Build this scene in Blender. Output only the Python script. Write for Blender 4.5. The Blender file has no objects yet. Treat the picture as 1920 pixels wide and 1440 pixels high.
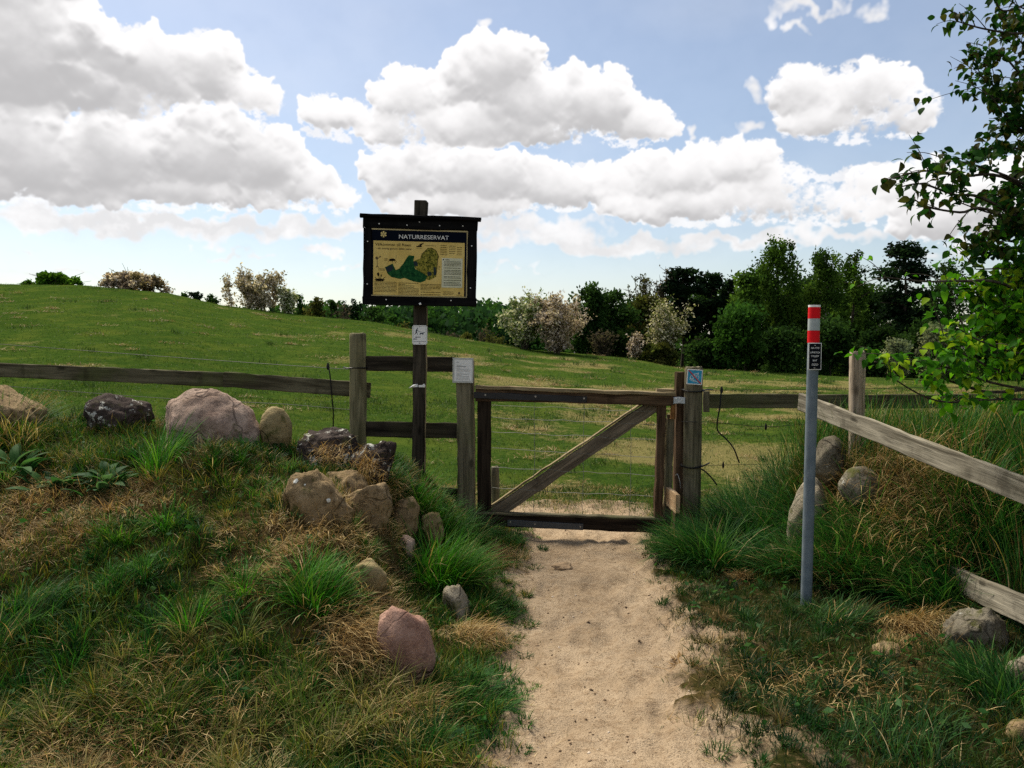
import bpy, bmesh, math, random
import numpy as np
from mathutils import Vector, Matrix, noise as mnoise
random.seed(7)
R = np.random.default_rng(7)
rad = math.radians
scene = bpy.context.scene
COL = scene.collection
PITCH = rad(3.18)
F = 1440.0

# ================================================================= camera, sky, sun, exposure
cam_d = bpy.data.cameras.new('camera'); cam = bpy.data.objects.new('camera', cam_d); COL.objects.link(cam)
cam.location = (0, 0, 1.6); cam.rotation_euler = (rad(90) - PITCH, 0, 0)
cam_d.sensor_width = 36; cam_d.lens = 36 * F / 1920; cam_d.clip_start = .05; cam_d.clip_end = 5000
scene.cycles.use_denoising = False
scene.camera = cam
scene.view_settings.view_transform = 'Standard'; scene.view_settings.look = 'None'
scene.view_settings.gamma = 1; scene.view_settings.exposure = 0.5
scene.view_settings.use_curve_mapping = False
SUN_AZ, SUN_EL = rad(-38), rad(52)          # ahead of the camera and to its left, high
sun_d = bpy.data.lights.new('sun', 'SUN'); sun = bpy.data.objects.new('sun', sun_d); COL.objects.link(sun)
sun_d.energy = 5.0; sun_d.angle = rad(28); sun_d.color = (1.0, .92, .78)
to_sun = Vector((math.sin(SUN_AZ) * math.cos(SUN_EL), math.cos(SUN_AZ) * math.cos(SUN_EL), math.sin(SUN_EL)))
sun.rotation_euler = (-to_sun).to_track_quat('-Z', 'Y').to_euler()
sun.location = (0, 0, 30)
SKY_STRENGTH = .088
CLOUD_STRENGTH = .75

# ---------------------------------------------------------------- numpy noise
def _hash(ix, iy, seed):
    h = (ix.astype(np.int64) * 374761393 + iy.astype(np.int64) * 668265263 + seed * 1274126177) & 0xFFFFFFFF
    h = ((h ^ (h >> 13)) * 1274126177) & 0xFFFFFFFF
    return ((h ^ (h >> 16)) & 0xFFFF).astype(np.float32) / 65535.0
def vnoise(x, y, seed=0):
    x = np.asarray(x, np.float32); y = np.asarray(y, np.float32)
    ix = np.floor(x); iy = np.floor(y)
    fx = x - ix; fy = y - iy
    fx = fx * fx * (3 - 2 * fx); fy = fy * fy * (3 - 2 * fy)
    ix = ix.astype(np.int64); iy = iy.astype(np.int64)
    a = _hash(ix, iy, seed); b = _hash(ix + 1, iy, seed); c = _hash(ix, iy + 1, seed); d = _hash(ix + 1, iy + 1, seed)
    return a + (b - a) * fx + (c - a) * fy + (a - b - c + d) * fx * fy
def fbm(x, y, octv=4, seed=0, gain=0.5):
    s = 0.0; a = 1.0; t = 0.0
    for o in range(octv):
        s = s + a * vnoise(x * 2.03 ** o + 17.3 * o, y * 2.03 ** o - 9.1 * o, seed + o); t += a; a *= gain
    return s / t
def sstep(a, b, x):
    t = np.clip((x - a) / (b - a), 0, 1); return t * t * (3 - 2 * t)
def boxblur(a, r):
    for ax in (0, 1):
        for _ in range(2):
            p = np.pad(a, [(r + 1, r) if k == ax else (0, 0) for k in (0, 1)], mode='edge')
            c = np.cumsum(p, axis=ax, dtype=np.float64)
            a = ((c[2 * r + 1:] - c[:-2 * r - 1]) if ax == 0 else (c[:, 2 * r + 1:] - c[:, :-2 * r - 1])) / (2 * r + 1)
    return a.astype(np.float32)

PUFFS = [ # photo-measured cloud lobes: centre and radii in 1/25 degree units
 (20,70,190,140),(110,22,75,55),(270,125,120,65),(385,130,75,60),(460,178,70,36),(150,165,200,55),(-150,90,160,120),
 (60,290,140,80),(200,290,150,72),(380,290,130,72),(490,300,80,65),(560,345,85,38),(620,372,60,20),(300,355,300,36),(80,350,180,36),(-120,300,160,90),
 (930,130,88,66),(865,160,60,40),(765,180,72,48),(625,222,76,36),(1000,190,120,60),(1110,200,100,58),(1195,235,85,33),(900,236,230,42),(780,245,120,36),
 (765,325,92,46),(900,330,135,52),(1050,350,110,42),(850,385,150,30),
 (1370,310,92,46),(1260,330,110,46),(1170,345,80,32),(1450,350,80,38),(1540,378,95,32),(1350,382,260,38),(1610,392,80,22),
 (1500,175,66,48),(1620,172,92,50),(1700,205,66,40),(1560,222,110,36),(1640,226,110,28),
 (1620,345,62,28),(1705,350,92,38),(1770,405,130,46),(1850,370,110,60),(1960,380,120,70)]
WISPS = [(1412,172,30,24),(1400,226,60,15),(1490,18,60,26),(1560,8,60,14),(1500,62,40,12),(1640,14,36,24),(915,42,24,13),(1288,238,14,14),
 (150,418,250,20),(330,440,210,24),(500,430,230,26),(450,482,110,8),(40,465,34,6),(600,470,70,13),(180,376,60,10),(60,390,90,10),
 (1000,455,210,26),(1150,460,150,24),(1260,474,110,14),(1000,420,270,26),(1450,440,210,14),(1660,436,160,20),(860,470,120,18),(410,400,40,5),(750,430,300,24),(1330,455,200,18),(1780,470,160,16),(250,415,330,16),(120,520,260,9),(800,505,300,8)]
SKY_AZ, SKY_EL, SKY_PD = 60.0, 60.0, 20
def sky_image():
    W, H = int(SKY_AZ * 2 * SKY_PD), int(SKY_EL * SKY_PD)
    rng = np.random.default_rng(11)
    ht = np.zeros((H, W), np.float32); thin = np.zeros((H, W), np.float32); core = np.zeros((H, W), np.float32)
    c, s = math.cos(PITCH), math.sin(PITCH)
    def conv(px, py):
        dx, dy = (px - 960) / 1440, (720 - py) / 1440
        Y, Z = c + dy * s, -s + dy * c
        return math.degrees(math.atan2(dx, Y)), math.degrees(math.atan2(Z, math.hypot(dx, Y)))
    def splat(buf, az, el, rx, ry, amp, mode):
        X, Y = (az + SKY_AZ) * SKY_PD, el * SKY_PD; rx *= SKY_PD; ry *= SKY_PD
        x0, x1, y0, y1 = max(0, int(X - rx)), min(W, int(X + rx) + 2), max(0, int(Y - ry)), min(H, int(Y + ry) + 2)
        if x0 >= x1 or y0 >= y1: return
        gx = (np.arange(x0, x1, dtype=np.float32) - X) / rx; gy = (np.arange(y0, y1, dtype=np.float32) - Y) / ry
        d2 = gx[None] ** 2 + gy[:, None] ** 2
        v = amp * (np.sqrt(np.maximum(0, 1 - d2)) if mode == 0 else np.maximum(0, 1 - d2))
        sub = buf[y0:y1, x0:x1]
        np.maximum(sub, v, out=sub) if mode == 0 else np.add(sub, v, out=sub)
    lobes = []
    for px, py, rx, ry in PUFFS:
        az, el = conv(px, py); k = math.cos(math.radians(az)); lobes.append((az, el, rx / 25.1 * k * k, ry / 25.1 * k))
    for i in range(26):                       # the same kind of sky goes on outside the photograph
        az = rng.uniform(-60, 60); el = rng.uniform(6, 58)
        if abs(az) < 40 and el < 30: continue
        n = rng.integers(3, 7)
        for j in range(n):
            lobes.append((az + rng.normal(0, 4), el + rng.normal(0, 1.2), rng.uniform(2.5, 6), rng.uniform(1.4, 3)))
    for az, el, rx, ry in lobes:
        splat(core, az, el, rx, ry, 1.0, 1)
        splat(ht, az, el, rx * .9, ry * .9, min(rx, ry), 0)
        n = int(26 * max(1, rx / ry * .6))
        for j in range(n):                    # billows sit on the lobe, smaller towards its rim, flatter underneath
            a = rng.uniform(-.25 * math.pi, 1.25 * math.pi); q = math.sqrt(rng.uniform(.15, 1.0))
            r = min(rx, ry) * rng.uniform(.16, .42)
            ex, ey = az + rx * q * .9 * math.cos(a), el + ry * q * .9 * math.sin(a)
            b = math.sqrt(max(0, 1 - q * q * .8)) * min(rx, ry)
            splat(ht, ex, ey, r * 1.25, r, b * .75 + r * .75, 0)
            for m in range(4):
                a2 = rng.uniform(0, 2 * math.pi); r2 = r * rng.uniform(.25, .5)
                splat(ht, ex + r * math.cos(a2), ey + r * .8 * math.sin(a2), r2 * 1.2, r2, b * .75 + r * .55 + r2 * .4, 0)
    for px, py, rx, ry in WISPS:
        az, el = conv(px, py); k = math.cos(math.radians(az))
        splat(thin, az, el, rx / 25.1 * k * k, ry / 25.1 * k, 1.0, 1)
    for i in range(20):
        az = rng.uniform(-60, 60); el = rng.uniform(4, 55)
        if abs(az) < 38 and el < 28: continue
        splat(thin, az, el, rng.uniform(3, 9), rng.uniform(.4, 1.2), 1.0, 1)
    # domain warp breaks up the circles
    jj, ii = np.meshgrid(np.arange(W, dtype=np.float32), np.arange(H, dtype=np.float32))
    def warped(a, amp, sc, seed):
        wx = (fbm(jj / sc, ii / sc, 5, seed, .6) - .5) * amp * 2; wy = (fbm(jj / sc + 50, ii / sc, 5, seed + 9, .6) - .5) * amp * 2
        return a[np.clip(ii + wy, 0, H - 1).astype(int), np.clip(jj + wx, 0, W - 1).astype(int)]
    ht = warped(ht, 16, 30, 3); ht = warped(ht, 5, 7, 13)
    thin = warped(thin, 26, 34, 31)
    core = boxblur(core, 10)
    fine = fbm(jj / 9, ii / 9, 4, 77, .6) - .5
    med = fbm(jj / 34, ii / 26, 4, 55, .55) - .5
    hs = boxblur(ht, 1)
    ragged = fbm(jj / 70, ii / 60, 3, 91)                       # some rims are crisp, others fray
    dens = hs * (1 + .6 * fine) + (.3 + 1.1 * sstep(.4, .7, ragged)) * fine * (hs > 0) - .35 * sstep(.5, .75, ragged)
    alpha = sstep(.05, .5 + .8 * sstep(.45, .75, ragged), dens)
    wd = np.minimum(thin, 1.3) * 1.25 + med * 1.5 + fine * .9 - .3
    fray = boxblur(np.minimum(core, 1), 8); frn = fbm(jj / 16, ii / 11, 5, 63, .62)
    wa = np.maximum(boxblur(sstep(.0, 1.15, wd * (thin > 0)), 1) * .95, .85 * sstep(.50, .72, frn + .30 * (sstep(0, .25, fray) - .5)) * sstep(.02, .16, fray))
    # light: the sun stands high behind the clouds - rims and tops are thin and bright, cores and bases grey
    thick = boxblur(np.minimum(ht, 2.6), 5)
    up = np.zeros_like(ht); acc = np.zeros(W, np.float32); src = boxblur(np.minimum(ht, 3), 2)
    for r in range(H - 1, -1, -1):
        acc = acc * .972 + src[r] * .028; up[r] = acc
    up = boxblur(up, 3)
    low = boxblur(ht, 3); med_relief = (np.roll(low, -4, 0) - np.roll(low, 4, 0))      # falls towards the top: lit
    sm = boxblur(ht, 1); rel = (np.roll(sm, -2, 0) - np.roll(sm, 2, 0))
    big = boxblur(ht, 9); big_relief = np.roll(big, -9, 0) - np.roll(big, 9, 0)
    lit = np.exp(-.55 * up) * np.exp(-.12 * thick)
    b = .525 + .52 * lit - np.clip(big_relief, -1.2, 1.2) * .14 - np.clip(med_relief, -.8, .8) * .27 - np.clip(rel, -.5, .5) * .20 + .06 * fine + .26 * med
    rim = np.exp(-np.maximum(dens, 0) * 1.1)
    b = b + .30 * rim
    b = np.where(b > .8, .8 + .23 * (1 - np.exp(-(b - .8) / .2)), b)      # bright parts roll off to white
    b = np.where(b < .66, .66 - .15 * (1 - np.exp(-(.66 - b) / .15)), b)
    bw = np.clip(.97 - .10 * thin + .25 * med, .78, 1)
    wa = np.maximum(wa, .13 + .22 * (fbm(jj / 210, ii / 90, 4, 17) - .35).clip(0, 1) + .03 * np.exp(-ii / (6 * SKY_PD)))       # a thin veil over the blue
    tot = alpha + (1 - alpha) * wa
    bright = np.where(tot > 1e-4, (alpha * b + (1 - alpha) * wa * bw) / np.maximum(tot, 1e-4), .95)
    return tot.astype(np.float32), bright.astype(np.float32)

def build_world():
    w = bpy.data.worlds.new("World"); scene.world = w; w.use_nodes = True
    nt = w.node_tree; nt.nodes.clear(); N = nt.nodes.new; L = nt.links.new
    def m(op, a, b=None):
        n = N('ShaderNodeMath'); n.operation = op
        for i, v in enumerate((a, b)):
            if v is None: continue
            if isinstance(v, (int, float)): n.inputs[i].default_value = v
            else: L(v, n.inputs[i])
        return n.outputs[0]
    tot, bright = sky_image()
    H, W = tot.shape
    img = bpy.data.images.new('cloud_field', W, H, alpha=False, float_buffer=True)
    img.colorspace_settings.name = 'Non-Color'
    px = np.ones((H, W, 4), np.float32); px[..., 0] = tot; px[..., 1] = bright; px[..., 2] = 0
    img.pixels.foreach_set(px.ravel()); img.update(); img.pack()
    tc = N('ShaderNodeTexCoord'); sep = N('ShaderNodeSeparateXYZ'); L(tc.outputs['Generated'], sep.inputs[0])
    az = m('ARCTAN2', sep.outputs[0], sep.outputs[1]); el = m('ARCSINE', sep.outputs[2])
    u = m('ADD', m('MULTIPLY', az, 1 / rad(SKY_AZ * 2)), .5); v = m('MAXIMUM', m('MULTIPLY', el, 1 / rad(SKY_EL)), .001)
    cmb = N('ShaderNodeCombineXYZ'); L(u, cmb.inputs[0]); L(v, cmb.inputs[1])
    tx = N('ShaderNodeTexImage'); tx.image = img; tx.extension = 'MIRROR'; tx.interpolation = 'Cubic'; L(cmb.outputs[0], tx.inputs[0])
    sc = N('ShaderNodeSeparateColor'); L(tx.outputs[0], sc.inputs[0])
    sky = N('ShaderNodeTexSky'); sky.sky_type = 'NISHITA'; sky.sun_disc = False
    sky.sun_elevation = SUN_EL; sky.sun_rotation = SUN_AZ; sky.air_density = 1.0; sky.dust_density = 0.9; sky.ozone_density = 1.2
    b1 = N('ShaderNodeBackground'); L(sky.outputs[0], b1.inputs[0]); b1.inputs[1].default_value = SKY_STRENGTH
    mx = N('ShaderNodeMix'); mx.data_type = 'RGBA'; L(sc.outputs[1], mx.inputs['Factor'])
    mx.inputs['A'].default_value = (.0, .0, .012, 1); mx.inputs['B'].default_value = (1.0, .985, .985, 1)
    b2 = N('ShaderNodeBackground'); L(mx.outputs['Result'], b2.inputs[0]); b2.inputs[1].default_value = CLOUD_STRENGTH
    ms = N('ShaderNodeMixShader'); L(sc.outputs[0], ms.inputs[0]); L(b1.outputs[0], ms.inputs[1]); L(b2.outputs[0], ms.inputs[2])
    out = N('ShaderNodeOutputWorld'); L(ms.outputs[0], out.inputs[0])
    w.cycles.sampling_method = 'MANUAL'; w.cycles.sample_map_resolution = 1024
build_world()

# ================================================================= helpers
WM = {}
def P(px, py, Y):
    """a point seen at that place of the photograph, Y metres ahead"""
    dx, dy = (px - 960) / F, (720 - py) / F
    c, s = math.cos(PITCH), math.sin(PITCH)
    t = Y / (c + dy * s)
    return Vector((t * dx, Y, 1.6 + t * (-s + dy * c)))
def tag(o, label=None, cat=None, group=None, kind=None):
    if label: o['label'] = label
    if cat: o['category'] = cat
    if group: o['group'] = group
    if kind: o['kind'] = kind
    return o
def thing(name, label, cat, loc, group=None):
    o = bpy.data.objects.new(name, None); COL.objects.link(o); o.location = loc; o.empty_display_size = .1
    WM[o] = Matrix.Translation(Vector(loc)); return tag(o, label, cat, group)
def put(name, me, m=None, parent=None, M=None):
    """link a mesh as one object; M is its world matrix"""
    o = bpy.data.objects.new(name, me); COL.objects.link(o)
    if m is not None and len(me.materials) == 0: me.materials.append(m)
    M = M or Matrix.Identity(4); WM[o] = M
    if parent is not None:
        o.parent = parent; o.matrix_local = WM[parent].inverted() @ M
    else: o.matrix_local = M
    return o
def bm_mesh(bm, name, smooth=False):
    me = bpy.data.meshes.new(name); bm.normal_update(); bm.to_mesh(me); bm.free()
    if smooth: me.polygons.foreach_set('use_smooth', [True] * len(me.polygons))
    return me
def np_mesh(name, verts, faces_flat, sizes, col=None, smooth=False):
    me = bpy.data.meshes.new(name)
    verts = np.asarray(verts, np.float32); faces_flat = np.asarray(faces_flat, np.int32); sizes = np.asarray(sizes, np.int32)
    me.vertices.add(len(verts)); me.vertices.foreach_set('co', verts.ravel())
    me.loops.add(len(faces_flat)); me.loops.foreach_set('vertex_index', faces_flat)
    me.polygons.add(len(sizes))
    st = np.zeros(len(sizes), np.int32); st[1:] = np.cumsum(sizes)[:-1]
    me.polygons.foreach_set('loop_start', st)
    if smooth: me.polygons.foreach_set('use_smooth', np.ones(len(sizes), bool))
    me.update(calc_edges=True)
    if col is not None:
        a = me.attributes.new('col', 'FLOAT_COLOR', 'POINT')
        c = np.ones((len(verts), 4), np.float32); c[:, :3] = col; a.data.foreach_set('color', c.ravel())
    return me

# ----------------------------------------------------------------- materials
def new_mat(name):
    m = bpy.data.materials.new(name); m.use_nodes = True; nt = m.node_tree; nt.nodes.clear()
    return m, nt
class NB:
    def __init__(s, name):
        s.m, s.nt = new_mat(name); s.out = s.nt.nodes.new('ShaderNodeOutputMaterial')
    def n(s, t, **kw):
        x = s.nt.nodes.new(t)
        for k, v in kw.items(): setattr(x, k, v)
        return x
    def l(s, a, b): s.nt.links.new(a, b)
    def setin(s, n, i, v):
        if v is None: return
        if hasattr(v, 'is_output'): s.l(v, n.inputs[i])
        else:
            if isinstance(v, tuple) and len(v) == 3 and n.inputs[i].type == 'RGBA': v = (*v, 1)
            n.inputs[i].default_value = v
    def tc(s, which='Object'): return s.n('ShaderNodeTexCoord').outputs[which]
    def geo(s): return s.n('ShaderNodeNewGeometry').outputs['Position']
    def mapping(s, v, scale, loc=(0, 0, 0)):
        x = s.n('ShaderNodeMapping'); s.l(v, x.inputs[0]); x.inputs['Scale'].default_value = scale; s.setin(x, 'Location', loc); return x.outputs[0]
    def noise(s, v, scale=5, detail=4, rough=.55, dist=0):
        x = s.n('ShaderNodeTexNoise'); s.l(v, x.inputs['Vector'])
        x.inputs['Scale'].default_value = scale; x.inputs['Detail'].default_value = detail; x.inputs['Roughness'].default_value = rough; x.inputs['Distortion'].default_value = dist
        return x.outputs['Fac']
    def voro(s, v, scale=5, feature='F1', out='Distance', rand=1):
        x = s.n('ShaderNodeTexVoronoi', feature=feature); s.l(v, x.inputs['Vector']); x.inputs['Scale'].default_value = scale; x.inputs['Randomness'].default_value = rand
        return x.outputs[out]
    def math(s, op, a, b=None, c=None):
        x = s.n('ShaderNodeMath', operation=op)
        for i, v in enumerate((a, b, c)): s.setin(x, i, v)
        return x.outputs[0]
    def ramp(s, f, lo, hi):
        x = s.n('ShaderNodeMapRange', interpolation_type='SMOOTHSTEP'); s.l(f, x.inputs[0]); x.inputs[1].default_value = lo; x.inputs[2].default_value = hi
        return x.outputs[0]
    def mix(s, f, a, b, blend='MIX'):
        x = s.n('ShaderNodeMix', data_type='RGBA', blend_type=blend)
        s.setin(x, 'Factor', f); s.setin(x, 'A', a); s.setin(x, 'B', b); return x.outputs['Result']
    def bump(s, h, strength=.5, dist=.01, n=None):
        x = s.n('ShaderNodeBump'); s.l(h, x.inputs['Height']); x.inputs['Strength'].default_value = strength; x.inputs['Distance'].default_value = dist
        if n is not None: s.l(n, x.inputs['Normal'])
        return x.outputs[0]
    def attr(s, name, out='Color'):
        return s.n('ShaderNodeAttribute', attribute_name=name).outputs[out]
    def rnd(s): return s.n('ShaderNodeObjectInfo').outputs['Random']
    def principled(s, col, rough=.8, normal=None, metal=0, spec=.3):
        x = s.n('ShaderNodeBsdfPrincipled'); s.setin(x, 'Base Color', col); s.setin(x, 'Roughness', rough); s.setin(x, 'Metallic', metal); s.setin(x, 'Specular IOR Level', spec)
        if normal is not None: s.l(normal, x.inputs['Normal'])
        return x.outputs[0]
    def done(s, sh): s.l(sh, s.out.inputs[0]); return s.m

def wood_mat(name, dark, light, moss=(.09, .10, .035), moss_amt=.3, rough=.95, spec=.04):
    b = NB(name); o = b.tc(); r = b.rnd()
    off = b.n('ShaderNodeVectorMath', operation='ADD'); b.l(o, off.inputs[0])
    c = b.n('ShaderNodeCombineXYZ')
    for i in range(3): b.l(b.math('MULTIPLY', r, 13.7 + 7 * i), c.inputs[i])
    b.l(c.outputs[0], off.inputs[1]); v = off.outputs[0]
    g1 = b.noise(b.mapping(v, (1.6, 22, 22)), 1, 5, .6, .6)
    g2 = b.noise(b.mapping(v, (5, 120, 120)), 1, 3, .6)
    big = b.noise(v, 2.2, 4, .6)
    col = b.mix(b.ramp(g1, .3, .72), dark, light)
    col = b.mix(b.math('MULTIPLY', b.ramp(g2, .52, .72), .6), col, tuple(x * .35 for x in dark))
    kn = b.voro(b.mapping(v, (3.2, 8, 8)), 1)
    col = b.mix(b.math('MULTIPLY', b.math('SUBTRACT', 1, b.ramp(kn, .05, .2)), .8), col, tuple(x * .4 for x in dark))
    col = b.mix(b.math('MULTIPLY', b.ramp(big, .5, .72), moss_amt), col, moss)
    stain = b.noise(b.mapping(v, (6, 3, 3)), 1, 4, .6)
    col = b.mix(b.math('MULTIPLY', b.ramp(stain, .56, .7), .5), col, tuple(x * .5 for x in dark))
    h = b.math('ADD', b.math('MULTIPLY', g2, .7), b.math('MULTIPLY', g1, .6))
    return b.done(b.principled(col, rough, b.bump(h, .7, .006), 0, spec))
def plain_mat(name, col, rough=.7, metal=0, spec=.15, var=.12, scale=30, bump=.1):
    b = NB(name); v = b.tc(); f = b.noise(v, scale, 4, .6)
    c = b.mix(b.ramp(f, .3, .7), tuple(x * (1 - var) for x in col), tuple(min(1, x * (1 + var)) for x in col))
    return b.done(b.principled(c, rough, b.bump(f, bump, .002), metal, spec))
def blade_mat(name, transl=.35, rough=.7, spec=.03):
    b = NB(name); c = b.attr('col')
    p = b.principled(c, rough, None, 0, spec)
    t = b.n('ShaderNodeBsdfTranslucent'); b.l(b.mix(.5, c, b.mix(1, c, (1.25, 1.2, .5), 'MULTIPLY')), t.inputs[0])
    ms = b.n('ShaderNodeMixShader'); ms.inputs[0].default_value = transl; b.l(p, ms.inputs[1]); b.l(t.outputs[0], ms.inputs[2])
    return b.done(ms.outputs[0])
def rock_mat(name, c1, c2, dark=None, lichen=.0, moss=.0, speck=.5, darkamt=.5):
    b = NB(name); v = b.tc(); r = b.rnd()
    cc = b.n('ShaderNodeCombineXYZ'); b.l(b.math('MULTIPLY', r, 31.0), cc.inputs[0]); b.l(b.math('MULTIPLY', r, 17.0), cc.inputs[1])
    va = b.n('ShaderNodeVectorMath', operation='ADD'); b.l(v, va.inputs[0]); b.l(cc.outputs[0], va.inputs[1]); v = va.outputs[0]
    n1 = b.noise(v, 5, 6, .65, .3); n2 = b.noise(v, 26, 6, .78); n3 = b.noise(v, 95, 3, .75)
    col = b.mix(b.ramp(n1, .32, .68), c1, c2)
    dk = dark or tuple(x * .35 for x in c1)
    col = b.mix(b.math('MULTIPLY', b.ramp(n2, .5, .6), speck), col, dk)
    col = b.mix(b.math('MULTIPLY', b.ramp(n3, .54, .66), .4), col, tuple(min(.7, x * 1.35) for x in c2))
    pat = b.noise(v, 2.4, 4, .6)
    col = b.mix(b.math('MULTIPLY', b.ramp(pat, .52, .66), darkamt), col, dk)
    wob = b.n('ShaderNodeVectorMath', operation='ADD'); b.l(v, wob.inputs[0]); nv = b.n('ShaderNodeTexNoise'); b.l(v, nv.inputs['Vector']); nv.inputs['Scale'].default_value = 4; sv = b.n('ShaderNodeVectorMath', operation='SCALE'); b.l(nv.outputs['Color'], sv.inputs[0]); sv.inputs['Scale'].default_value = .35; b.l(sv.outputs[0], wob.inputs[1])
    cr = b.math('SUBTRACT', 1, b.ramp(b.voro(wob.outputs[0], 3.0, 'DISTANCE_TO_EDGE'), .0, .03)); cr = b.math('MULTIPLY', cr, b.ramp(pat, .42, .58))
    col = b.mix(b.math('MULTIPLY', cr, .7), col, tuple(x * .6 for x in dk))
    if lichen > 0:
        ln = b.math('ADD', b.noise(v, 9, 5, .7), b.math('MULTIPLY', n3, .25))
        col = b.mix(b.ramp(ln, .80 - .16 * lichen, .86 - .16 * lichen), col, (.52, .52, .46))
    if moss > 0:
        mn = b.noise(v, 6.5, 5, .65)
        col = b.mix(b.math('MULTIPLY', b.ramp(mn, .62 - .2 * moss, .76 - .2 * moss), .9), col, (.085, .09, .025))
    h = b.math('ADD', b.math('MULTIPLY', n2, .8), b.math('ADD', b.math('MULTIPLY', n3, .35), b.math('SUBTRACT', b.math('MULTIPLY', n1, .6), b.math('MULTIPLY', cr, .5))))
    return b.done(b.principled(col, .95, b.bump(h, .8, .03), 0, .06))

# ----------------------------------------------------------------- solid shapes
def board(name, parent, p0, p1, w, t, m, up=(0, 0, 1), jit=.0016, seg=None, bev=.005, ends=True, wear=0):
    """a sawn board: local X along its length, Z across its width, Y its thickness"""
    p0, p1 = Vector(p0), Vector(p1); d = p1 - p0; Ln = d.length; x = d.normalized()
    z = Vector(up); z = (z - x * z.dot(x)).normalized(); y = z.cross(x)
    M = Matrix((x, y, z)).transposed().to_4x4(); M.translation = (p0 + p1) / 2
    n = seg or max(2, int(Ln / .09)); b = min(bev, t * .3, w * .3)
    prof = [(-t/2 + b, -w/2), (t/2 - b, -w/2), (t/2, -w/2 + b), (t/2, w/2 - b), (t/2 - b, w/2), (-t/2 + b, w/2), (-t/2, w/2 - b), (-t/2, -w/2 + b)]
    k = len(prof); vs = []; fs = []
    rr = random.Random(hash(name) & 255 if False else len(WM))
    rings = [(-Ln/2, .985)] + [(-Ln/2 + Ln * i / n, 1) for i in range(n + 1)] + [(Ln/2, .985)]
    rings[0] = (-Ln/2 - b * .6, .94); rings[-1] = (Ln/2 + b * .6, .94)
    bow = rr.uniform(-1, 1) * Ln * .0015
    for i, (xx, s) in enumerate(rings):
        oz = rr.gauss(0, jit); oy = rr.gauss(0, jit * .6); q = 1 - (2 * xx / Ln) ** 2
        for (yy, zz) in prof:
            vs.append((xx + rr.gauss(0, jit * .5), yy * s + oy * .5 + rr.gauss(0, jit * .5), zz * s + oz + bow * q + rr.gauss(0, jit) - (wear * abs(rr.gauss(0, 1)) if zz > w * .3 else 0)))
    for i in range(len(rings) - 1):
        for j in range(k):
            a, c = i * k + j, i * k + (j + 1) % k
            fs.append((a, a + k, c + k, c))
    fs.append(tuple(range(k))); fs.append(tuple(range((len(rings) - 1) * k, len(rings) * k))[::-1])
    me = bpy.data.meshes.new(name); me.from_pydata(vs, [], fs); me.update()
    return put(name, me, m, parent, M)
def log_post(name, parent, p0, p1, r, m, r1=None, sides=18, flat=1.0, groove=.0, rough=.0025, chamfer=.012):
    """a round post along local X (grain axis), p0 foot, p1 head"""
    p0, p1 = Vector(p0), Vector(p1); d = p1 - p0; Ln = d.length; x = d.normalized(); r1 = r1 or r
    y = Vector((0, 1, 0)); y = (y - x * y.dot(x)).normalized(); z = x.cross(y)
    M = Matrix((x, y, z)).transposed().to_4x4(); M.translation = p0
    n = max(6, int(Ln / .06)); vs = []; fs = []; sd = len(WM)
    gro = [1 - groove * random.Random(sd * 31 + j).random() ** 2 for j in range(sides)]
    for i in range(n + 1):
        s = i / n
        for j in range(sides):
            a = 2 * math.pi * j / sides
            q = (r + (r1 - r) * s) * gro[j] * (1 + 2.2 * rough / r * mnoise.noise(Vector((math.cos(a) * 1.5 + sd, math.sin(a) * 1.5, s * Ln * 3))) )
            vs.append((s * Ln, math.cos(a) * q * flat, math.sin(a) * q))
    base = len(vs)
    for j in range(sides):
        a = 2 * math.pi * j / sides; q = r1 * gro[j] * .86
        vs.append((Ln + chamfer * (.7 + .6 * random.Random(sd + j).random()), math.cos(a) * q * flat, math.sin(a) * q))
    vs.append((Ln + chamfer * .9, 0, 0))
    for i in range(n + 1):
        for j in range(sides):
            a, c = i * sides + j, i * sides + (j + 1) % sides
            fs.append((a, c, c + sides, a + sides))
    top = len(vs) - 1
    for j in range(sides): fs.append((base + j, base + (j + 1) % sides, top))
    me = bpy.data.meshes.new(name); me.from_pydata(vs, [], fs); me.update()
    me.polygons.foreach_set('use_smooth', [f < n * sides and groove == 0 for f in range(len(fs))]); me.set_sharp_from_angle(angle=rad(50))
    return put(name, me, m, parent, M)
def tube_geo(pts, rads, sides=5):
    pts = [Vector(p) for p in pts]; vs = []; fs = []
    for i, p in enumerate(pts):
        d = (pts[min(i + 1, len(pts) - 1)] - pts[max(i - 1, 0)]).normalized()
        a = d.cross(Vector((.31, .2, .93)) if abs(d.z) < .9 else Vector((1, .1, 0))).normalized(); c = d.cross(a)
        for j in range(sides):
            t = 2 * math.pi * j / sides; vs.append(p + (a * math.cos(t) + c * math.sin(t)) * rads[i])
    for i in range(len(pts) - 1):
        for j in range(sides):
            q, w = i * sides + j, i * sides + (j + 1) % sides; fs.append((q, w, w + sides, q + sides))
    fs.append(tuple(range(sides))[::-1]); fs.append(tuple(range((len(pts) - 1) * sides, len(pts) * sides)))
    return vs, fs
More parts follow.
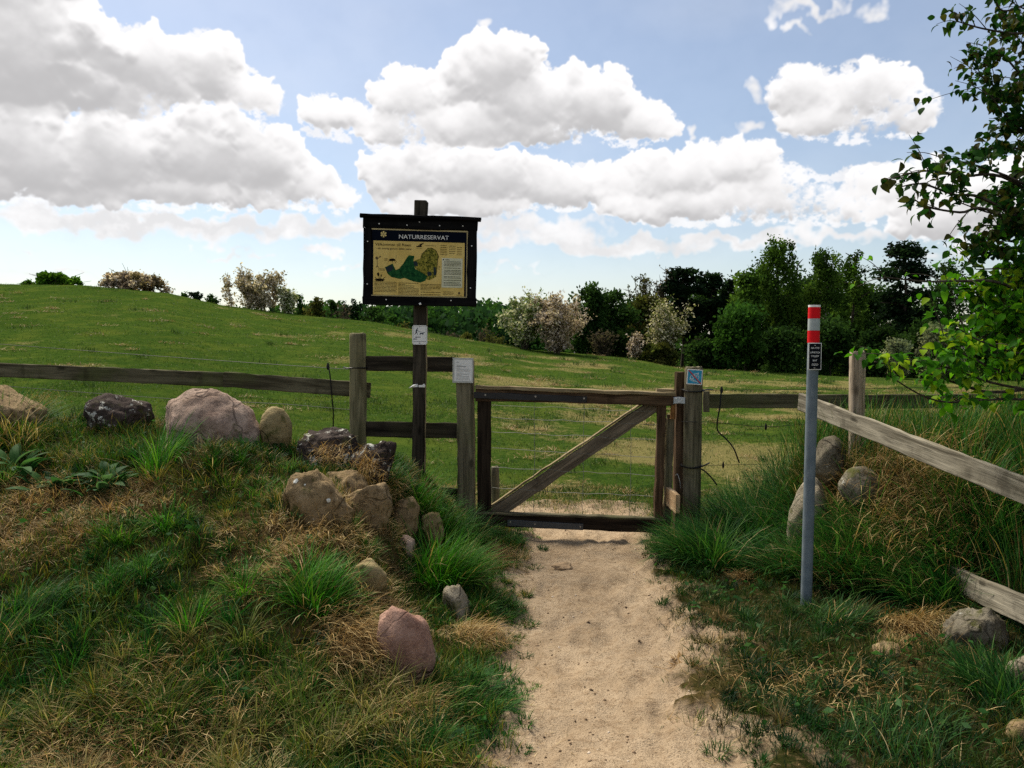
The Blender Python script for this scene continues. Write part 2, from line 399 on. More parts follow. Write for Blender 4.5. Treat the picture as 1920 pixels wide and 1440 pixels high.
class Geo:
    def __init__(s): s.v = []; s.f = []
    def add(s, vf):
        k = len(s.v); s.v += [tuple(p) for p in vf[0]]; s.f += [tuple(i + k for i in f) for f in vf[1]]
    def tube(s, pts, rads, sides=5):
        if not isinstance(rads, (list, tuple)): rads = [rads] * len(pts)
        s.add(tube_geo(pts, rads, sides))
    def poly(s, pts): s.add((pts, [tuple(range(len(pts)))]))
    def build(s, name, m, parent=None, M=None, smooth=False, local=False):
        """vertices are world points unless local, then in M's frame"""
        me = bpy.data.meshes.new(name)
        v = s.v
        if M is not None and not local:
            inv = M.inverted(); v = [inv @ Vector(p) for p in v]
        elif M is None and parent is not None:
            M = Matrix.Translation(WM[parent].translation); t = WM[parent].translation
            v = [Vector(p) - t for p in v]
        me.from_pydata(v, [], s.f); me.update()
        if smooth: me.polygons.foreach_set('use_smooth', [True] * len(me.polygons)); me.set_sharp_from_angle(angle=rad(50))
        return put(name, me, m, parent, M)
def curve_pts(pts, n=8):
    """smooth polyline through points (Catmull-Rom)"""
    pts = [Vector(p) for p in pts]; out = []
    for i in range(len(pts) - 1):
        a, b, c, d = pts[max(i - 1, 0)], pts[i], pts[i + 1], pts[min(i + 2, len(pts) - 1)]
        for k in range(n):
            t = k / n
            out.append(.5 * ((2 * b) + (c - a) * t + (2 * a - 5 * b + 4 * c - d) * t * t + (3 * b - a - 3 * c + d) * t ** 3))
    out.append(pts[-1]); return out
def box_mesh(name, sx, sy, sz, bev=.002):
    bm = bmesh.new(); bmesh.ops.create_cube(bm, size=1); bmesh.ops.scale(bm, verts=bm.verts, vec=(sx, sy, sz))
    if bev > 0: bmesh.ops.bevel(bm, geom=bm.edges[:], offset=bev, segments=1, affect='EDGES')
    return bm_mesh(bm, name)
# ================================================================= terrain
CREST = 42.0
_cpx = np.array([-2600, -700, -300, 0, 150, 320, 420, 570, 700, 830, 1000, 1150, 1300, 1450, 1600, 1900, 2600, 4500], float)
_cpy = np.array([575, 545, 532, 531, 532, 548, 571, 590, 602, 627, 655, 667, 689, 698, 706, 714, 716, 716], float)
def crest_z(u):
    px = 960 + F * u; py = np.interp(px, _cpx, _cpy)
    # photo row -> height at CREST metres ahead
    dy = (720 - py) / F; c, s = math.cos(PITCH), math.sin(PITCH)
    return 1.6 + CREST / (c + dy * s) * (-s + dy * c)
def path_l(y): return -.04 + .03 * (y - 2.8) + .25 * np.maximum(0, y - 6) * -.9 + .12 * sstep(5.2, 6.1, y) * (1 - sstep(6.3, 7, y))
def path_r(y): return .84 + .085 * (y - 2.8) + .05 * (1 - sstep(2.7, 3.7, y)) + .1 * sstep(5.8, 6.4, y)
def sand_mask(x, y):
    n = (fbm(x * 2.2, y * 2.2, 4, 5) - .5) * .42 + (fbm(x * 11, y * 11, 3, 6) - .5) * .30
    d = np.minimum(x - path_l(y), path_r(y) - x) + n
    m = sstep(-.08, .10, d)
    return m * (1 - sstep(6.75, 7.6, y + n * 1.6))
_fr = np.random.default_rng(4); FEET = []
for i in range(64):
    fy = 2.5 + 5.0 * _fr.random(); FEET.append((float(path_l(fy) + (path_r(fy) - path_l(fy)) * _fr.uniform(.12, .88)), fy, _fr.normal(0, .35), _fr.uniform(.6, 1.2)))
def footprints(x, y):
    """shallow scuffed shoe prints in the loose sand"""
    s = np.zeros(np.shape(x))
    for fx, fy, a, k in FEET:
        m = (np.abs(x - fx) < .3) & (np.abs(y - fy) < .3)
        if not np.any(m): continue
        dx, dy = x[m] - fx, y[m] - fy; u = dx * math.cos(a) + dy * math.sin(a); v = -dx * math.sin(a) + dy * math.cos(a)
        q = (u / .055) ** 2 + (v / .15) ** 2
        s[m] += k * (-.013 * np.exp(-q ** 2) + .006 * np.exp(-((np.sqrt(q) - 1.35) / .3) ** 2))
    return s
def height(x, y):
    x = np.asarray(x, float); y = np.asarray(y, float)
    yy = np.maximum(y, .5)
    # field beyond the fence
    u = x / np.maximum(y, 6.5)
    zc = crest_z(u)
    t = np.clip((y - 7.2) / (CREST - 7.2), 0, 1)
    field = zc * (.82 * t + .18 * t * t)
    field = np.where(y > CREST, zc - (y - CREST) * .085 - .8 * (1 - np.exp(-(y - CREST) / 6)), field)
    field = np.where(y > 110, np.maximum(field, zc - 110 * .085 + 1 - .0 * y), field)
    field = field + (fbm(x * .35, y * .35, 3, 21) - .5) * .22 * sstep(8, 14, y) * (1 - sstep(38, 42, y)) + (fbm(x * 1.6, y * 1.6, 3, 22) - .5) * .07 * sstep(7, 9, y)
    # left bank: a turfed stone dyke
    ramp = np.clip(.04 + (y - 2.95) * .365, 0, None)
    top = .90 + .085 * np.clip(-1.7 - x, 0, 6) - .22 * sstep(-2.1, -.9, x)
    bank = np.minimum(ramp, top) - .06 * np.exp(-((ramp - top) / .12) ** 2)
    bank = bank * (1 - sstep(5.75, 7.0, y))
    edge = -.30 - .10 * np.sin(y * 1.7) - .12 * np.clip(4.2 - y, 0, 1)
    lat = sstep(0, .66, edge - x)
    lb = bank * (.06 * sstep(0, .3, edge + .25 - x) + .94 * lat)
    lb = lb + .10 * np.exp(-(((x + 2.0) / .42) ** 2 + ((y - 4.92) / .22) ** 2)) + .05 * np.exp(-(((x + 1.25) / .3) ** 2 + ((y - 4.45) / .2) ** 2))
    # right bank
    x0 = np.interp(y, [2.5, 4.4, 5.0, 6], [2.3, 2.2, 1.9, 1.92]); x1 = np.interp(y, [2.5, 3.8, 4.6, 5.3, 6], [5.0, 4.3, 3.6, 2.6, 2.45])
    rb = (.66 + .12 * np.clip(x - 2.6, 0, 2)) * sstep(0, 1, (x - x0) / (x1 - x0)) * (1 - sstep(6.1, 7.4, y)) * sstep(1.5, 3.6, y)
    near = 1 - sstep(7, 9, y)
    sm = sand_mask(x, y)
    rough = (fbm(x * 1.3, y * 1.3, 3, 1) - .5) * .12 + (fbm(x * 5, y * 5, 3, 2) - .5) * .06 + (fbm(x * 16, y * 16, 2, 3) - .5) * .02
    z = field + lb + rb + near * (rough * (1 - .78 * sm) + .045 * (1 - sm) - .02) * sstep(-1, 1.5, yy)
    bumps = (fbm(x * 2.6, y * 2.6, 3, 12) - .5) * .16 + (fbm(x * 8, y * 8, 2, 13) - .5) * .06
    z = z + near * (1 - sm) * bumps * (sstep(.05, .35, lb) + .6 * sstep(.05, .35, rb)).clip(0, 1)
    z = z + near * sm * footprints(x, y)
    z = z + near * sm * (((fbm(x * 9, y * 9, 3, 8) - .5) * .03 + (fbm(x * 3.5, y * 3.5, 2, 9) - .5) * .035))
    return z
def hz(x, y): return float(height(np.array([x]), np.array([y]))[0])
def G(px, py):
    """where the sight line of that photo pixel meets the ground"""
    Y = np.concatenate([np.arange(2.2, 9, .01), np.arange(9, 60, .1)])
    dx, dy = (px - 960) / F, (720 - py) / F; c, s = math.cos(PITCH), math.sin(PITCH)
    t = Y / (c + dy * s); X = t * dx; Z = 1.6 + t * (-s + dy * c)
    k = np.nonzero(height(X, Y) >= Z)[0]
    k = k[0] if len(k) else len(Y) - 1
    return Vector((X[k], Y[k], float(height(X[k:k+1], Y[k:k+1])[0])))
def normal_at(x, y, e=.03):
    gx = (height(x + e, y) - height(x - e, y)) / (2 * e); gy = (height(x, y + e) - height(x, y - e)) / (2 * e)
    return gx, gy

# dry and lush places of the near ground, measured on the photograph: (px, py, radius m, weight)
DRY = [(120,790,.5,.9),(60,940,.5,.9),(170,955,.4,.7),(260,790,.3,.5),(450,960,.3,.5),(560,1010,.35,.6),(690,975,.25,.8),(670,1215,.26,.9),(770,1310,.2,.7),
       (330,1430,.3,.6),(110,1430,.35,.6),(500,1420,.2,.4),(930,1045,.22,1.),(890,1185,.2,1.),(700,1110,.2,.7),(300,1230,.2,.5),(500,1080,.25,.4),(750,1150,.15,.6),
       (1700,1190,.22,1.),(1385,1085,.14,1.),(1620,1080,.3,.6),(1690,960,.4,.8),(1640,1240,.3,.5),(1450,1290,.35,.4),(1570,770,.4,1.),(1330,1190,.3,.35),(1330,1350,.3,.4)]
LUSH = [(900,1130,.3,1.),(880,1290,.35,1.),(150,1150,.5,.9),(180,890,.32,1.),(30,850,.3,1.),(300,840,.22,.8),(600,1110,.2,.8),(830,1060,.3,1.),(1350,1000,.5,1.),(1450,980,.4,1.),
        (1620,1000,.4,1.),(1880,1010,.6,1.),(1700,1350,.5,.8),(1550,1200,.4,.7),(1850,1420,.5,.8),(1480,1180,.35,.6),(1420,1400,.3,.5),(1330,1120,.2,.5),(950,1380,.2,.8),(650,1300,.3,.4),(400,1330,.3,.4)]
DRYW = [(*G(a, b).xy, r, w) for a, b, r, w in DRY]; LUSHW = [(*G(a, b).xy, r, w) for a, b, r, w in LUSH]
def dryness(x, y):
    d = .38 + (fbm(x * 1.8, y * 1.8, 4, 41) - .5) * 1.5
    for a, b, r, w in DRYW: d = d + w * np.exp(-((x - a) ** 2 + (y - b) ** 2) / (r * r) * 1.3)
    for a, b, r, w in LUSHW: d = d - w * np.exp(-((x - a) ** 2 + (y - b) ** 2) / (r * r) * 1.3)
    d = d - .28 * sstep(.7, 1.1, x) * (1 - sstep(5, 5.6, y))
    f = .06 + (fbm(x * .55, y * .55, 4, 43) - .42) * 1.5
    uu = x / np.maximum(y, 1)
    f = f + .34 * sstep(-.2, -.02, uu) * (1 - sstep(26, 40, y)) - .10 * sstep(-.1, -.4, uu)
    k = sstep(6.6, 7.6, y)
    return np.clip(d * (1 - k) + f * k, 0, 1)

def build_ground():
    ys = list(np.arange(-30, -2, 4)) + list(np.arange(-2, 2.2, .3)) + list(np.arange(2.2, 8.6, .028))
    y = ys[-1]
    while y < 900: y = y + max(.06, (y - 7) * .035); ys.append(y)
    ys = np.array(ys); NC = 420
    t = np.linspace(-1, 1, NC); sx = .30 * t + .70 * t ** 3
    Wd = np.maximum(14, ys * 1.5)
    X = sx[None] * Wd[:, None]; Y = np.repeat(ys[:, None], NC, 1)
    X = np.where((Y < 8.6) & (Y > 1), X + .25 * (Y - 2.8) * 0, X)
    Z = height(X, Y); S = sand_mask(X, Y) * (1 - sstep(8, 9, Y)); S0 = S
    out = np.maximum(0, np.maximum(X - path_r(Y), path_l(Y) - X)); fr_ = fbm(X * 3.3, Y * 3.3, 4, 97)
    S = np.maximum(S, np.where(Y < 7.5, (np.where(X > .5, .37, .4) + (fr_ - .5) * 1.2) * np.exp(-(out / np.where(X > .5, .44, .16)) ** 2), 0)).clip(0, 1); D = dryness(X, Y)
    V = np.stack([X, Y, Z], -1).reshape(-1, 3)
    nr = len(ys); ii, jj = np.meshgrid(np.arange(nr - 1), np.arange(NC - 1), indexing='ij')
    a = (ii * NC + jj).ravel(); quads = np.stack([a, a + 1, a + NC + 1, a + NC], 1)
    sf = S0.ravel()[quads].mean(1) > .5
    for name, sel, lab in (('ground', ~sf, 'grassy ground of the reserve running up to the skyline'), ('path', sf, 'trodden pale sandy footpath leading to the gate')):
        q = quads[sel]; used, inv = np.unique(q, return_inverse=True)
        me = np_mesh(name, V[used], inv.ravel(), np.full(len(q), 4), smooth=True)
        for an, arr in (('sand', S), ('dry', D)):
            at = me.attributes.new(an, 'FLOAT', 'POINT'); at.data.foreach_set('value', arr.ravel()[used].astype(np.float32))
        o = put(name, me, M_ground); tag(o, lab, name, kind='structure')

def ground_mat():
    b = NB('ground_surface'); v = b.geo()
    sand = b.attr('sand', 'Fac'); dry = b.attr('dry', 'Fac')
    n1 = b.noise(v, 3, 5, .6); n2 = b.noise(v, 22, 5, .65); n3 = b.noise(v, 120, 4, .7); n4 = b.noise(v, 420, 2, .6)
    sc = b.mix(b.ramp(n1, .3, .7), (.325, .24, .153), (.435, .332, .22))
    sc = b.mix(b.math('MULTIPLY', b.ramp(n2, .46, .66), .6), sc, (.235, .16, .095))
    sc = b.mix(b.math('MULTIPLY', b.ramp(n3, .53, .64), .75), sc, (.125, .083, .046))
    sc = b.mix(b.math('MULTIPLY', b.ramp(n4, .62, .75), .5), sc, (.6, .49, .36))
    grit = b.voro(v, 55); gm = b.noise(v, 7, 3, .6)
    sc = b.mix(b.math('MULTIPLY', b.math('SUBTRACT', 1, b.ramp(grit, .10, .2)), b.ramp(gm, .42, .6)), sc, (.13, .085, .05))
    soil = b.mix(b.ramp(n2, .3, .7), (.05, .033, .017), (.12, .08, .04))
    thatch = b.mix(b.ramp(n3, .35, .65), (.045, .031, .012), (.15, .10, .04))
    near = b.mix(dry, b.mix(b.ramp(n3, .3, .7), (.011, .017, .005), (.032, .032, .009)), thatch)
    near = b.mix(b.math('MULTIPLY', b.ramp(n2, .5, .66), .6), near, soil)
    # the pasture: short turf with strewn dead tussocks
    w1 = b.noise(b.mapping(v, (.9, .9, .9)), 1, 6, .65); w2 = b.noise(v, 7.5, 6, .72); w3 = b.noise(v, .16, 3, .5)
    turf = b.mix(b.ramp(w2, .3, .7), (.021, .047, .008), (.050, .082, .013))
    turf = b.mix(b.math('MULTIPLY', b.ramp(w1, .45, .7), .6), turf, (.085, .105, .017))
    turf = b.mix(b.math('MULTIPLY', b.ramp(w3, .5, .7), .35), turf, (.012, .032, .005))
    hayf = b.math('ADD', b.math('MULTIPLY', w2, .55), b.math('MULTIPLY', dry, .55))
    turf = b.mix(b.math('MULTIPLY', b.ramp(hayf, .50, .66), .75), turf, (.18, .15, .06))
    sp = b.n('ShaderNodeSeparateXYZ'); b.l(v, sp.inputs[0])
    far = b.ramp(sp.outputs[1], 6.6, 7.8)
    g = b.mix(far, near, turf)
    edge = b.math('ADD', sand, b.math('MULTIPLY', b.math('SUBTRACT', n2, .5), .5))
    col = b.mix(b.ramp(edge, .25, .6), g, sc)
    h = b.math('ADD', b.math('MULTIPLY', n2, .8), b.math('ADD', b.math('MULTIPLY', n3, .5), b.math('MULTIPLY', n4, .15)))
    return b.done(b.principled(col, .95, b.bump(h, .8, .03), 0, .0))
M_ground = ground_mat()
build_ground()

# ================================================================= fences, gate, signs
W_grey = wood_mat('weathered_grey_wood', (.055, .046, .03), (.20, .17, .115), moss_amt=.15)
W_mossy = wood_mat('mossy_rail_wood', (.042, .037, .022), (.15, .135, .085), (.075, .088, .03), .6)
W_dark = wood_mat('dark_rail_wood', (.016, .0135, .010), (.06, .05, .036), moss_amt=.12)
W_post = wood_mat('pale_round_post_wood', (.08, .072, .038), (.24, .215, .125), (.09, .105, .04), .5)
W_gpost = wood_mat('gate_post_wood', (.06, .053, .034), (.20, .178, .115), (.10, .115, .04), .55)
W_brown = wood_mat('brown_gate_wood', (.036, .022, .013), (.135, .088, .053), moss_amt=.1)
W_black = wood_mat('almost_black_wood', (.011, .008, .006), (.038, .028, .019), moss_amt=.0)
W_cap_lit_edge = wood_mat('worn_cap_and_lit_edge_wood', (.12, .09, .048), (.36, .29, .17), moss_amt=.15)  # worn cap wood; its pale tone also paints the lit timber edges
W_brace = wood_mat('brace_wood', (.065, .052, .036), (.225, .185, .13), moss_amt=.15)
W_fresh = wood_mat('fresh_sawn_wood', (.42, .27, .14), (.62, .45, .27), moss_amt=0)
W_orange = wood_mat('orange_block_wood', (.16, .075, .025), (.30, .15, .055), moss_amt=0)
W_silver = wood_mat('silvered_rail_wood', (.105, .092, .066), (.36, .325, .25), moss_amt=.12)
W_frame = wood_mat('tarred_board_wood', (.004, .004, .0042), (.012, .0115, .0115), moss_amt=0)
W_pole = wood_mat('dark_sign_pole_wood', (.018, .0155, .0115), (.075, .063, .046), moss_amt=.2)
M_wire = plain_mat('fence_wire', (.22, .22, .19), .6, .2)
M_black = plain_mat('black_plastic', (.008, .008, .009), .45)
M_strap = plain_mat('black_strap_iron', (.012, .012, .013), .5, .3, .5)
M_strapg = plain_mat('grey_strap_iron', (.055, .06, .065), .5, .5, .5)
M_bolt = plain_mat('worn_bolt_steel', (.32, .30, .27), .4, .8)
M_galv = plain_mat('galvanised_bracket', (.42, .45, .48), .45, .7)
M_screw = plain_mat('bright_screw_head', (.82, .82, .78), .35, .0)

def hp(px, py, D, px2, py2, D2=None): return P(px, py, D), P(px2, py2, D2 or D)
def pxm(p, D): return p * D / F
def plate_bolt(name, p, r, m, parent, h=.006):
    bm = bmesh.new(); bmesh.ops.create_cone(bm, cap_ends=True, segments=10, radius1=r, radius2=r * .6, depth=h)
    me = bm_mesh(bm, name); M = Matrix.Translation(Vector(p)) @ Matrix.Rotation(rad(90), 4, 'X')
    return put(name, me, m, parent, M)

# ---- left plank fence
DF = 6.32
fl = thing('plank_fence', 'plank fence with a round pale post and a long rail running behind the boulders', 'fence', P(671, 900, DF))
log_post('fence_post', fl, P(672, 960, DF), P(671, 627, DF), .069, W_post)
board('rail', fl, P(-700, 661, DF + .50), P(428, 712, DF + .16), .122, .028, W_mossy)
log_post('fence_post', fl, P(-680, 900, DF + .55), P(-682, 600, DF + .55), .069, W_post)
board('rail', fl, P(420, 711.5, DF + .13), P(694, 732, DF + .10), .128, .028, W_mossy)
board('rail', fl, *hp(688, 681, DF, 852, 683), .122, .03, W_dark)
board('rail', fl, *hp(688, 804, DF, 857, 807), .128, .03, W_dark)
board('rail', fl, *hp(770, 930, DF, 862, 933), .15, .03, W_black)
gpl = board('gate_post', fl, P(876, 1040, DF - .02), P(871, 673, DF - .02), .136, .11, W_gpost, up=(1, 0, 0), bev=.006)
board('lit_edge_strip', fl, P(891.5, 1025, DF - .045), P(887, 676, DF - .045), .013, .05, W_cap_lit_edge, up=(1, 0, 0), bev=.002)  # pale sliver added to paint the light along the post's right edge
# ---- low stub post standing in the pasture just behind the gate
st = thing('stub_post', 'short round stub post standing behind the left end of the gate', 'post', P(930, 985, 6.95))
log_post('post', st, P(931, 1000, 6.95), P(928, 877, 6.95), .036, W_gpost, sides=12)

# ---- gate
DG = 6.25
gate = thing('garden_gate', 'dark wooden field gate with diagonal brace and wire mesh across the sandy path', 'gate', P(1070, 1000, DG))
board('top_rail', gate, *hp(892, 740.5, DG, 1264, 750), .098, .07, W_brown)
board('cap_rail', gate, P(892, 725.5, DG - .005), P(1264, 738.5, DG - .005), .03, .10, W_cap_lit_edge, wear=.001)
board('stile', gate, P(908, 746, DG + .012), P(908, 966, DG + .012), .112, .062, W_black, up=(1, 0, 0))
board('stile', gate, P(1241, 752, DG + .012), P(1233, 980, DG + .012), .066, .062, W_brown, up=(1, 0, 0))
board('bottom_rail', gate, *hp(895, 972, DG, 1246, 987), .105, .068, W_black)
board('lit_mossy_top', gate, P(894, 961, DG), P(1246, 973.5, DG), .02, .075, W_mossy)  # the bottom rail's mossy top, coloured lighter as if lit from above
board('brace', gate, P(926, 963, DG + .05), P(1238, 752, DG + .05), .108, .04, W_brace)
board('lit_brace_edge', gate, P(916, 951, DG + .046), P(1222, 743.5, DG + .046), .012, .05, W_cap_lit_edge, bev=.002)  # added pale strip, paints the light on the brace's upper edge
board('end_block', gate, P(1231, 732.5, DG + .03), P(1263, 733, DG + .03), .03, .06, W_cap_lit_edge)
sh = board('strap_hinge', gate, P(889, 741, DG - .046), P(1100, 749, DG - .046), .05, .012, M_strap, bev=.003)
for a, c in ((910, 740.5), (1004, 743.5), (1095, 747)): plate_bolt('bolt', P(a, c, DG - .054), .012, M_bolt, sh, .012)
sh = board('strap_hinge', gate, P(952, 980, DG - .044), P(1093, 988.5, DG - .044), .052, .012, M_strapg, bev=.003)
for a, c in ((957, 979), (1003, 983), (1088, 987.5)): plate_bolt('bolt', P(a, c, DG - .052), .011, M_bolt, sh, .012)
rr = random.Random(3)
for k, (yl, yr) in enumerate(((760, 772), (783, 796), (809, 825), (840, 857), (876, 892), (915, 932))):
    g = Geo(); g.tube([P(921 + (1234 - 921) * i / 14, yl + (yr - yl) * i / 14 + rr.uniform(-1.6, 1.6), DG + .03) for i in range(15)], .0021, 4)
    g.build('mesh_wire', M_wire, gate)
for xx in (1003, 1095, 1184):
    g = Geo(); g.tube([P(xx + rr.uniform(-1.2, 1.2) - i * .25, 752 + (982 - 752) * i / 12, DG + .034) for i in range(13)], .002, 4)
    g.build('mesh_wire', M_wire, gate)

# ---- right gate post with its boards, and the rails that run off to the right
fr = thing('plank_fence', 'plank fence right of the gate with blue-signed post and long far rail', 'fence', P(1296, 985, 6.2))
log_post('gate_post', fr, P(1295, 1030, 6.2), P(1301, 692, 6.2), .0735, W_gpost, sides=16, flat=.8, chamfer=.018)
board('stop_post', fr, P(1271, 1000, 6.33), P(1276, 698, 6.33), .075, .09, W_brown, up=(1, 0, 0))
board('stop_board', fr, P(1250, 1000, 6.30), P(1257, 778, 6.30), .062, .03, W_gpost, up=(1, 0, 0))
board('lit_stop_edge', fr, P(1243.5, 990, 6.28), P(1250, 784, 6.28), .012, .03, W_cap_lit_edge, up=(1, 0, 0), bev=.002)  # added pale strip, paints the stop board's left edge as lit
board('latch_block', fr, P(1261, 784.5, 6.24), P(1262, 742, 6.24), .036, .05, W_orange, up=(1, 0, 0))
br = board('latch_plate', fr, P(1263, 751, 6.185), P(1284, 751.5, 6.185), .052, .012, M_galv, bev=.002)
for a, c in ((1268, 747), (1275, 746.5), (1274, 752.5), (1279, 750)): plate_bolt('screw', P(a, c, 6.176), .005, M_screw, br, .004)
board('stop_block', fr, P(1252, 930, 6.27), P(1271, 945, 5.98), .150, .034, W_fresh, bev=.002, seg=4)
g = Geo(); g.tube(curve_pts([P(1266, 891, 6.2), P(1270, 889, 6.19), P(1273, 896, 6.18), P(1275, 905, 6.18), P(1276, 915, 6.2)], 4), .003, 5); g.build('hook', M_galv, fr)
board('rail', fr, *hp(1322, 752, 6.5, 1506, 752), .122, .03, W_mossy)
board('rail', fr, P(1500, 753, 6.56), P(2700, 745, 6.95), .122, .03, W_mossy)
log_post('fence_post', fr, P(2690, 900, 7.02), P(2692, 690, 7.02), .065, W_post)
board('rail_cleat', fr, P(1324, 772, 6.44), P(1324, 734, 6.44), .052, .03, W_gpost, up=(1, 0, 0))

# ---- silvered fence coming towards the viewer on the right
fs = thing('weathered_fence', 'silvered fence on the right bank, knotty split post and rails slanting towards the viewer', 'fence', P(1607, 830, 5.62))
W_knot = wood_mat('bleached_split_post_wood', (.20, .155, .105), (.56, .46, .34), moss_amt=.05)
log_post('fence_post', fs, P(1606, 860, 5.66), P(1606.5, 664, 5.66), .059, W_knot, sides=26, groove=.2, rough=.006, chamfer=.02)
pa, pb = P(1500, 753, 6.08), P(1995, 949, 3.68); pe = pa.lerp(pb, 1.5)
log_post('fence_post', fs, (pe.x + .07, pe.y + .12, pe.z - .9), (pe.x + .07, pe.y + .12, pe.z + .35), .062, W_knot, sides=26, groove=.2, rough=.006, chamfer=.02)
board('rail', fs, pa, pe, .138, .03, W_silver, wear=.002)
pa, pb = P(1776, 1079, 4.62), P(2010, 1184, 3.42)
board('rail', fs, pa, pa.lerp(pb, 1.75), .145, .034, W_silver, wear=.002)

# ---- marker pole
mk = thing('marker_pole', 'grey steel trail marker pole with red and white bands and black text plate', 'marker pole', P(1511, 1150, 4.56))
DM = 4.56
def axis(py): return P(1511 + (1148 - py) * (16 / 576), py, DM)
def sleeve(name, y0, y1, r, m, sides=32):
    g = Geo(); a, c = axis(y0), axis(y1); n = max(2, int((a - c).length / .15))
    g.tube([a.lerp(c, i / n) for i in range(n + 1)], r, sides)
    o = g.build(name, m, mk, smooth=True); me = o.data
    for p in me.polygons:
        if len(p.vertices) > 4: p.use_smooth = False
    return o
b = NB('galvanised_pole'); v = b.tc(); n1 = b.noise(v, 14, 5, .6); n2 = b.noise(b.mapping(v, (8, 8, 2)), 4, 4, .6)
c = b.mix(b.ramp(n1, .3, .7), (.105, .135, .155), (.15, .185, .205)); c = b.mix(b.math('MULTIPLY', b.ramp(n2, .55, .7), .5), c, (.21, .24, .26))
M_pole = b.done(b.principled(c, .6, b.bump(n1, .1, .002), .1, .2))
M_red = plain_mat('red_reflective_band', (.62, .006, .010), .6, 0, .12, .06, 60, .05)
M_band = plain_mat('grey_reflective_band', (.34, .38, .37), .6, 0, .12, .10, 40, .05)
M_white = plain_mat('white_sign_enamel', (.72, .72, .69), .4, 0, .4, .05, 8, .03)
M_plate = plain_mat('black_sign_enamel', (.004, .005, .008), .6, 0, .08)
sleeve('pole', 1168, 574, .0325, M_pole); sleeve('pole_cap', 576, 572, .0345, M_white)
sleeve('red_band', 597.3, 575.5, .0342, M_red); sleeve('grey_band', 619.7, 597.5, .0338, M_band); sleeve('red_band', 642.5, 620, .0342, M_red)

# ---- lettering: every text becomes flat mesh, laid 0.8 mm proud of its sheet
_dg = None
def text_mesh(s, size, weight=0.0, align='LEFT'):
    cu = bpy.data.curves.new('lettering', 'FONT'); cu.body = s; cu.size = size; cu.align_x = align; cu.offset = weight; cu.resolution_u = 3; cu.fill_mode = 'BOTH'
    o = bpy.data.objects.new('lettering', cu); COL.objects.link(o); bpy.context.view_layer.update()
    me = bpy.data.meshes.new_from_object(o.evaluated_get(bpy.context.evaluated_depsgraph_get()))
    bpy.data.objects.remove(o); bpy.data.curves.remove(cu); me.name = 'lettering'; me.materials.clear()
    return me
def frame_of(center, right, up):
    x = Vector(right).normalized(); z = Vector(up); z = (z - x * z.dot(x)).normalized(); y = z.cross(x)
    M = Matrix((x, y, z)).transposed().to_4x4(); M.translation = Vector(center); return M    # local: X right, Z up, -Y to the viewer
class Sheet:
    """flat print on a sheet whose local frame is M; coordinates u right, v down from the upper left corner, in photo pixels"""
    def __init__(s, M, w, h, k, parent): s.M, s.w, s.h, s.k, s.parent = M, w, h, k, parent
    def pt(s, u, v, lift): return ((u - s.w / 2) * s.k, -lift, (s.h / 2 - v) * s.k)
    def polys(s, name, m, polys, lift=.0015):
        g = Geo()
        for p in polys: g.poly([s.pt(u, v, lift) for u, v in p][::-1])
        o = g.build(name, m, s.parent, s.M, local=True); return o
    def rects(s, name, m, rects, lift=.0015):
        return s.polys(name, m, [[(a, b), (c, b), (c, d), (a, d)] for a, b, c, d in rects], lift)
    def text(s, name, m, txt, u, v, height, lift=.002, width=None, weight=0, align='LEFT'):
        me = text_mesh(txt, height * s.k / .70, weight * s.k, align)
        vs = np.zeros(len(me.vertices) * 3); me.vertices.foreach_get('co', vs); vs = vs.reshape(-1, 3)
        sx = 1.0
        if width: sx = width * s.k / max(1e-6, vs[:, 0].max() - vs[:, 0].min())
        p = s.pt(u, v, lift); out = np.zeros_like(vs)
        out[:, 0] = p[0] + vs[:, 0] * sx; out[:, 1] = p[1]; out[:, 2] = p[2] + vs[:, 1]
        me.vertices.foreach_set('co', out.ravel()); me.update()
        return put(name, me, m, s.parent, s.M)
def word_lines(rng, u0, u1, v0, v1, step, th, gap=.12):
    out = []; v = v0
    while v < v1:
        u = u0; end = u1 if rng.random() > .12 else u0 + (u1 - u0) * rng.uniform(.3, .8)
        while u < end - 1:
            w = min(end - u, rng.uniform(1.6, 7)); out.append((u, v, u + w, v + th)); u += w + .7
        v += step if rng.random() > gap else step * 1.7
    return out

# ---- information board on its pole
ib = thing('information_board', 'tall dark wooden information board on a pole, headed NATURRESERVAT with a map', 'information board', P(783, 930, 6.16))
board('pole', ib, P(783, 1000, 6.16), P(789, 379, 6.16), .102, .09, W_pole, up=(1, 0, 0), bev=.014)
board('lit_pole_edge', ib, P(796.5, 905, 6.115), P(801, 578, 6.115), .006, .02, W_cap_lit_edge, up=(1, 0, 0), bev=.001)  # thin pale strip added as the bright highlight on the pole's right edge
DB = 6.04; kb = DB / F
ctr = P(788, 492.5, DB); rt = P(893, 496.5, DB + .035) - P(683, 491, DB - .035); upv = P(789, 420, DB) - P(786.5, 570, DB)
MB_ = frame_of(ctr, rt, upv)
def bl(u, v, lift): return MB_ @ Vector(((u - 105) * kb, -lift, (80 - v) * kb))
ax, az_ = MB_.to_3x3() @ Vector((1, 0, 0)), MB_.to_3x3() @ Vector((0, 0, 1))
board('frame_plank', ib, bl(0, 9, .0), bl(210, 9, .0), 19 * kb, .03, W_frame, up=az_)
board('frame_plank', ib, bl(0, 152, .0), bl(210, 152, .0), 16 * kb, .03, W_frame, up=az_)
board('frame_plank', ib, bl(7.5, 143.5, .001), bl(7.5, 19, .001), 15 * kb, .028, W_frame, up=ax)
board('frame_plank', ib, bl(201.5, 143.5, .001), bl(201.5, 19, .001), 17 * kb, .028, W_frame, up=ax)
board('back_board', ib, bl(6, 81, -.022), bl(203, 81, -.022), 146 * kb, .014, W_frame, up=az_)
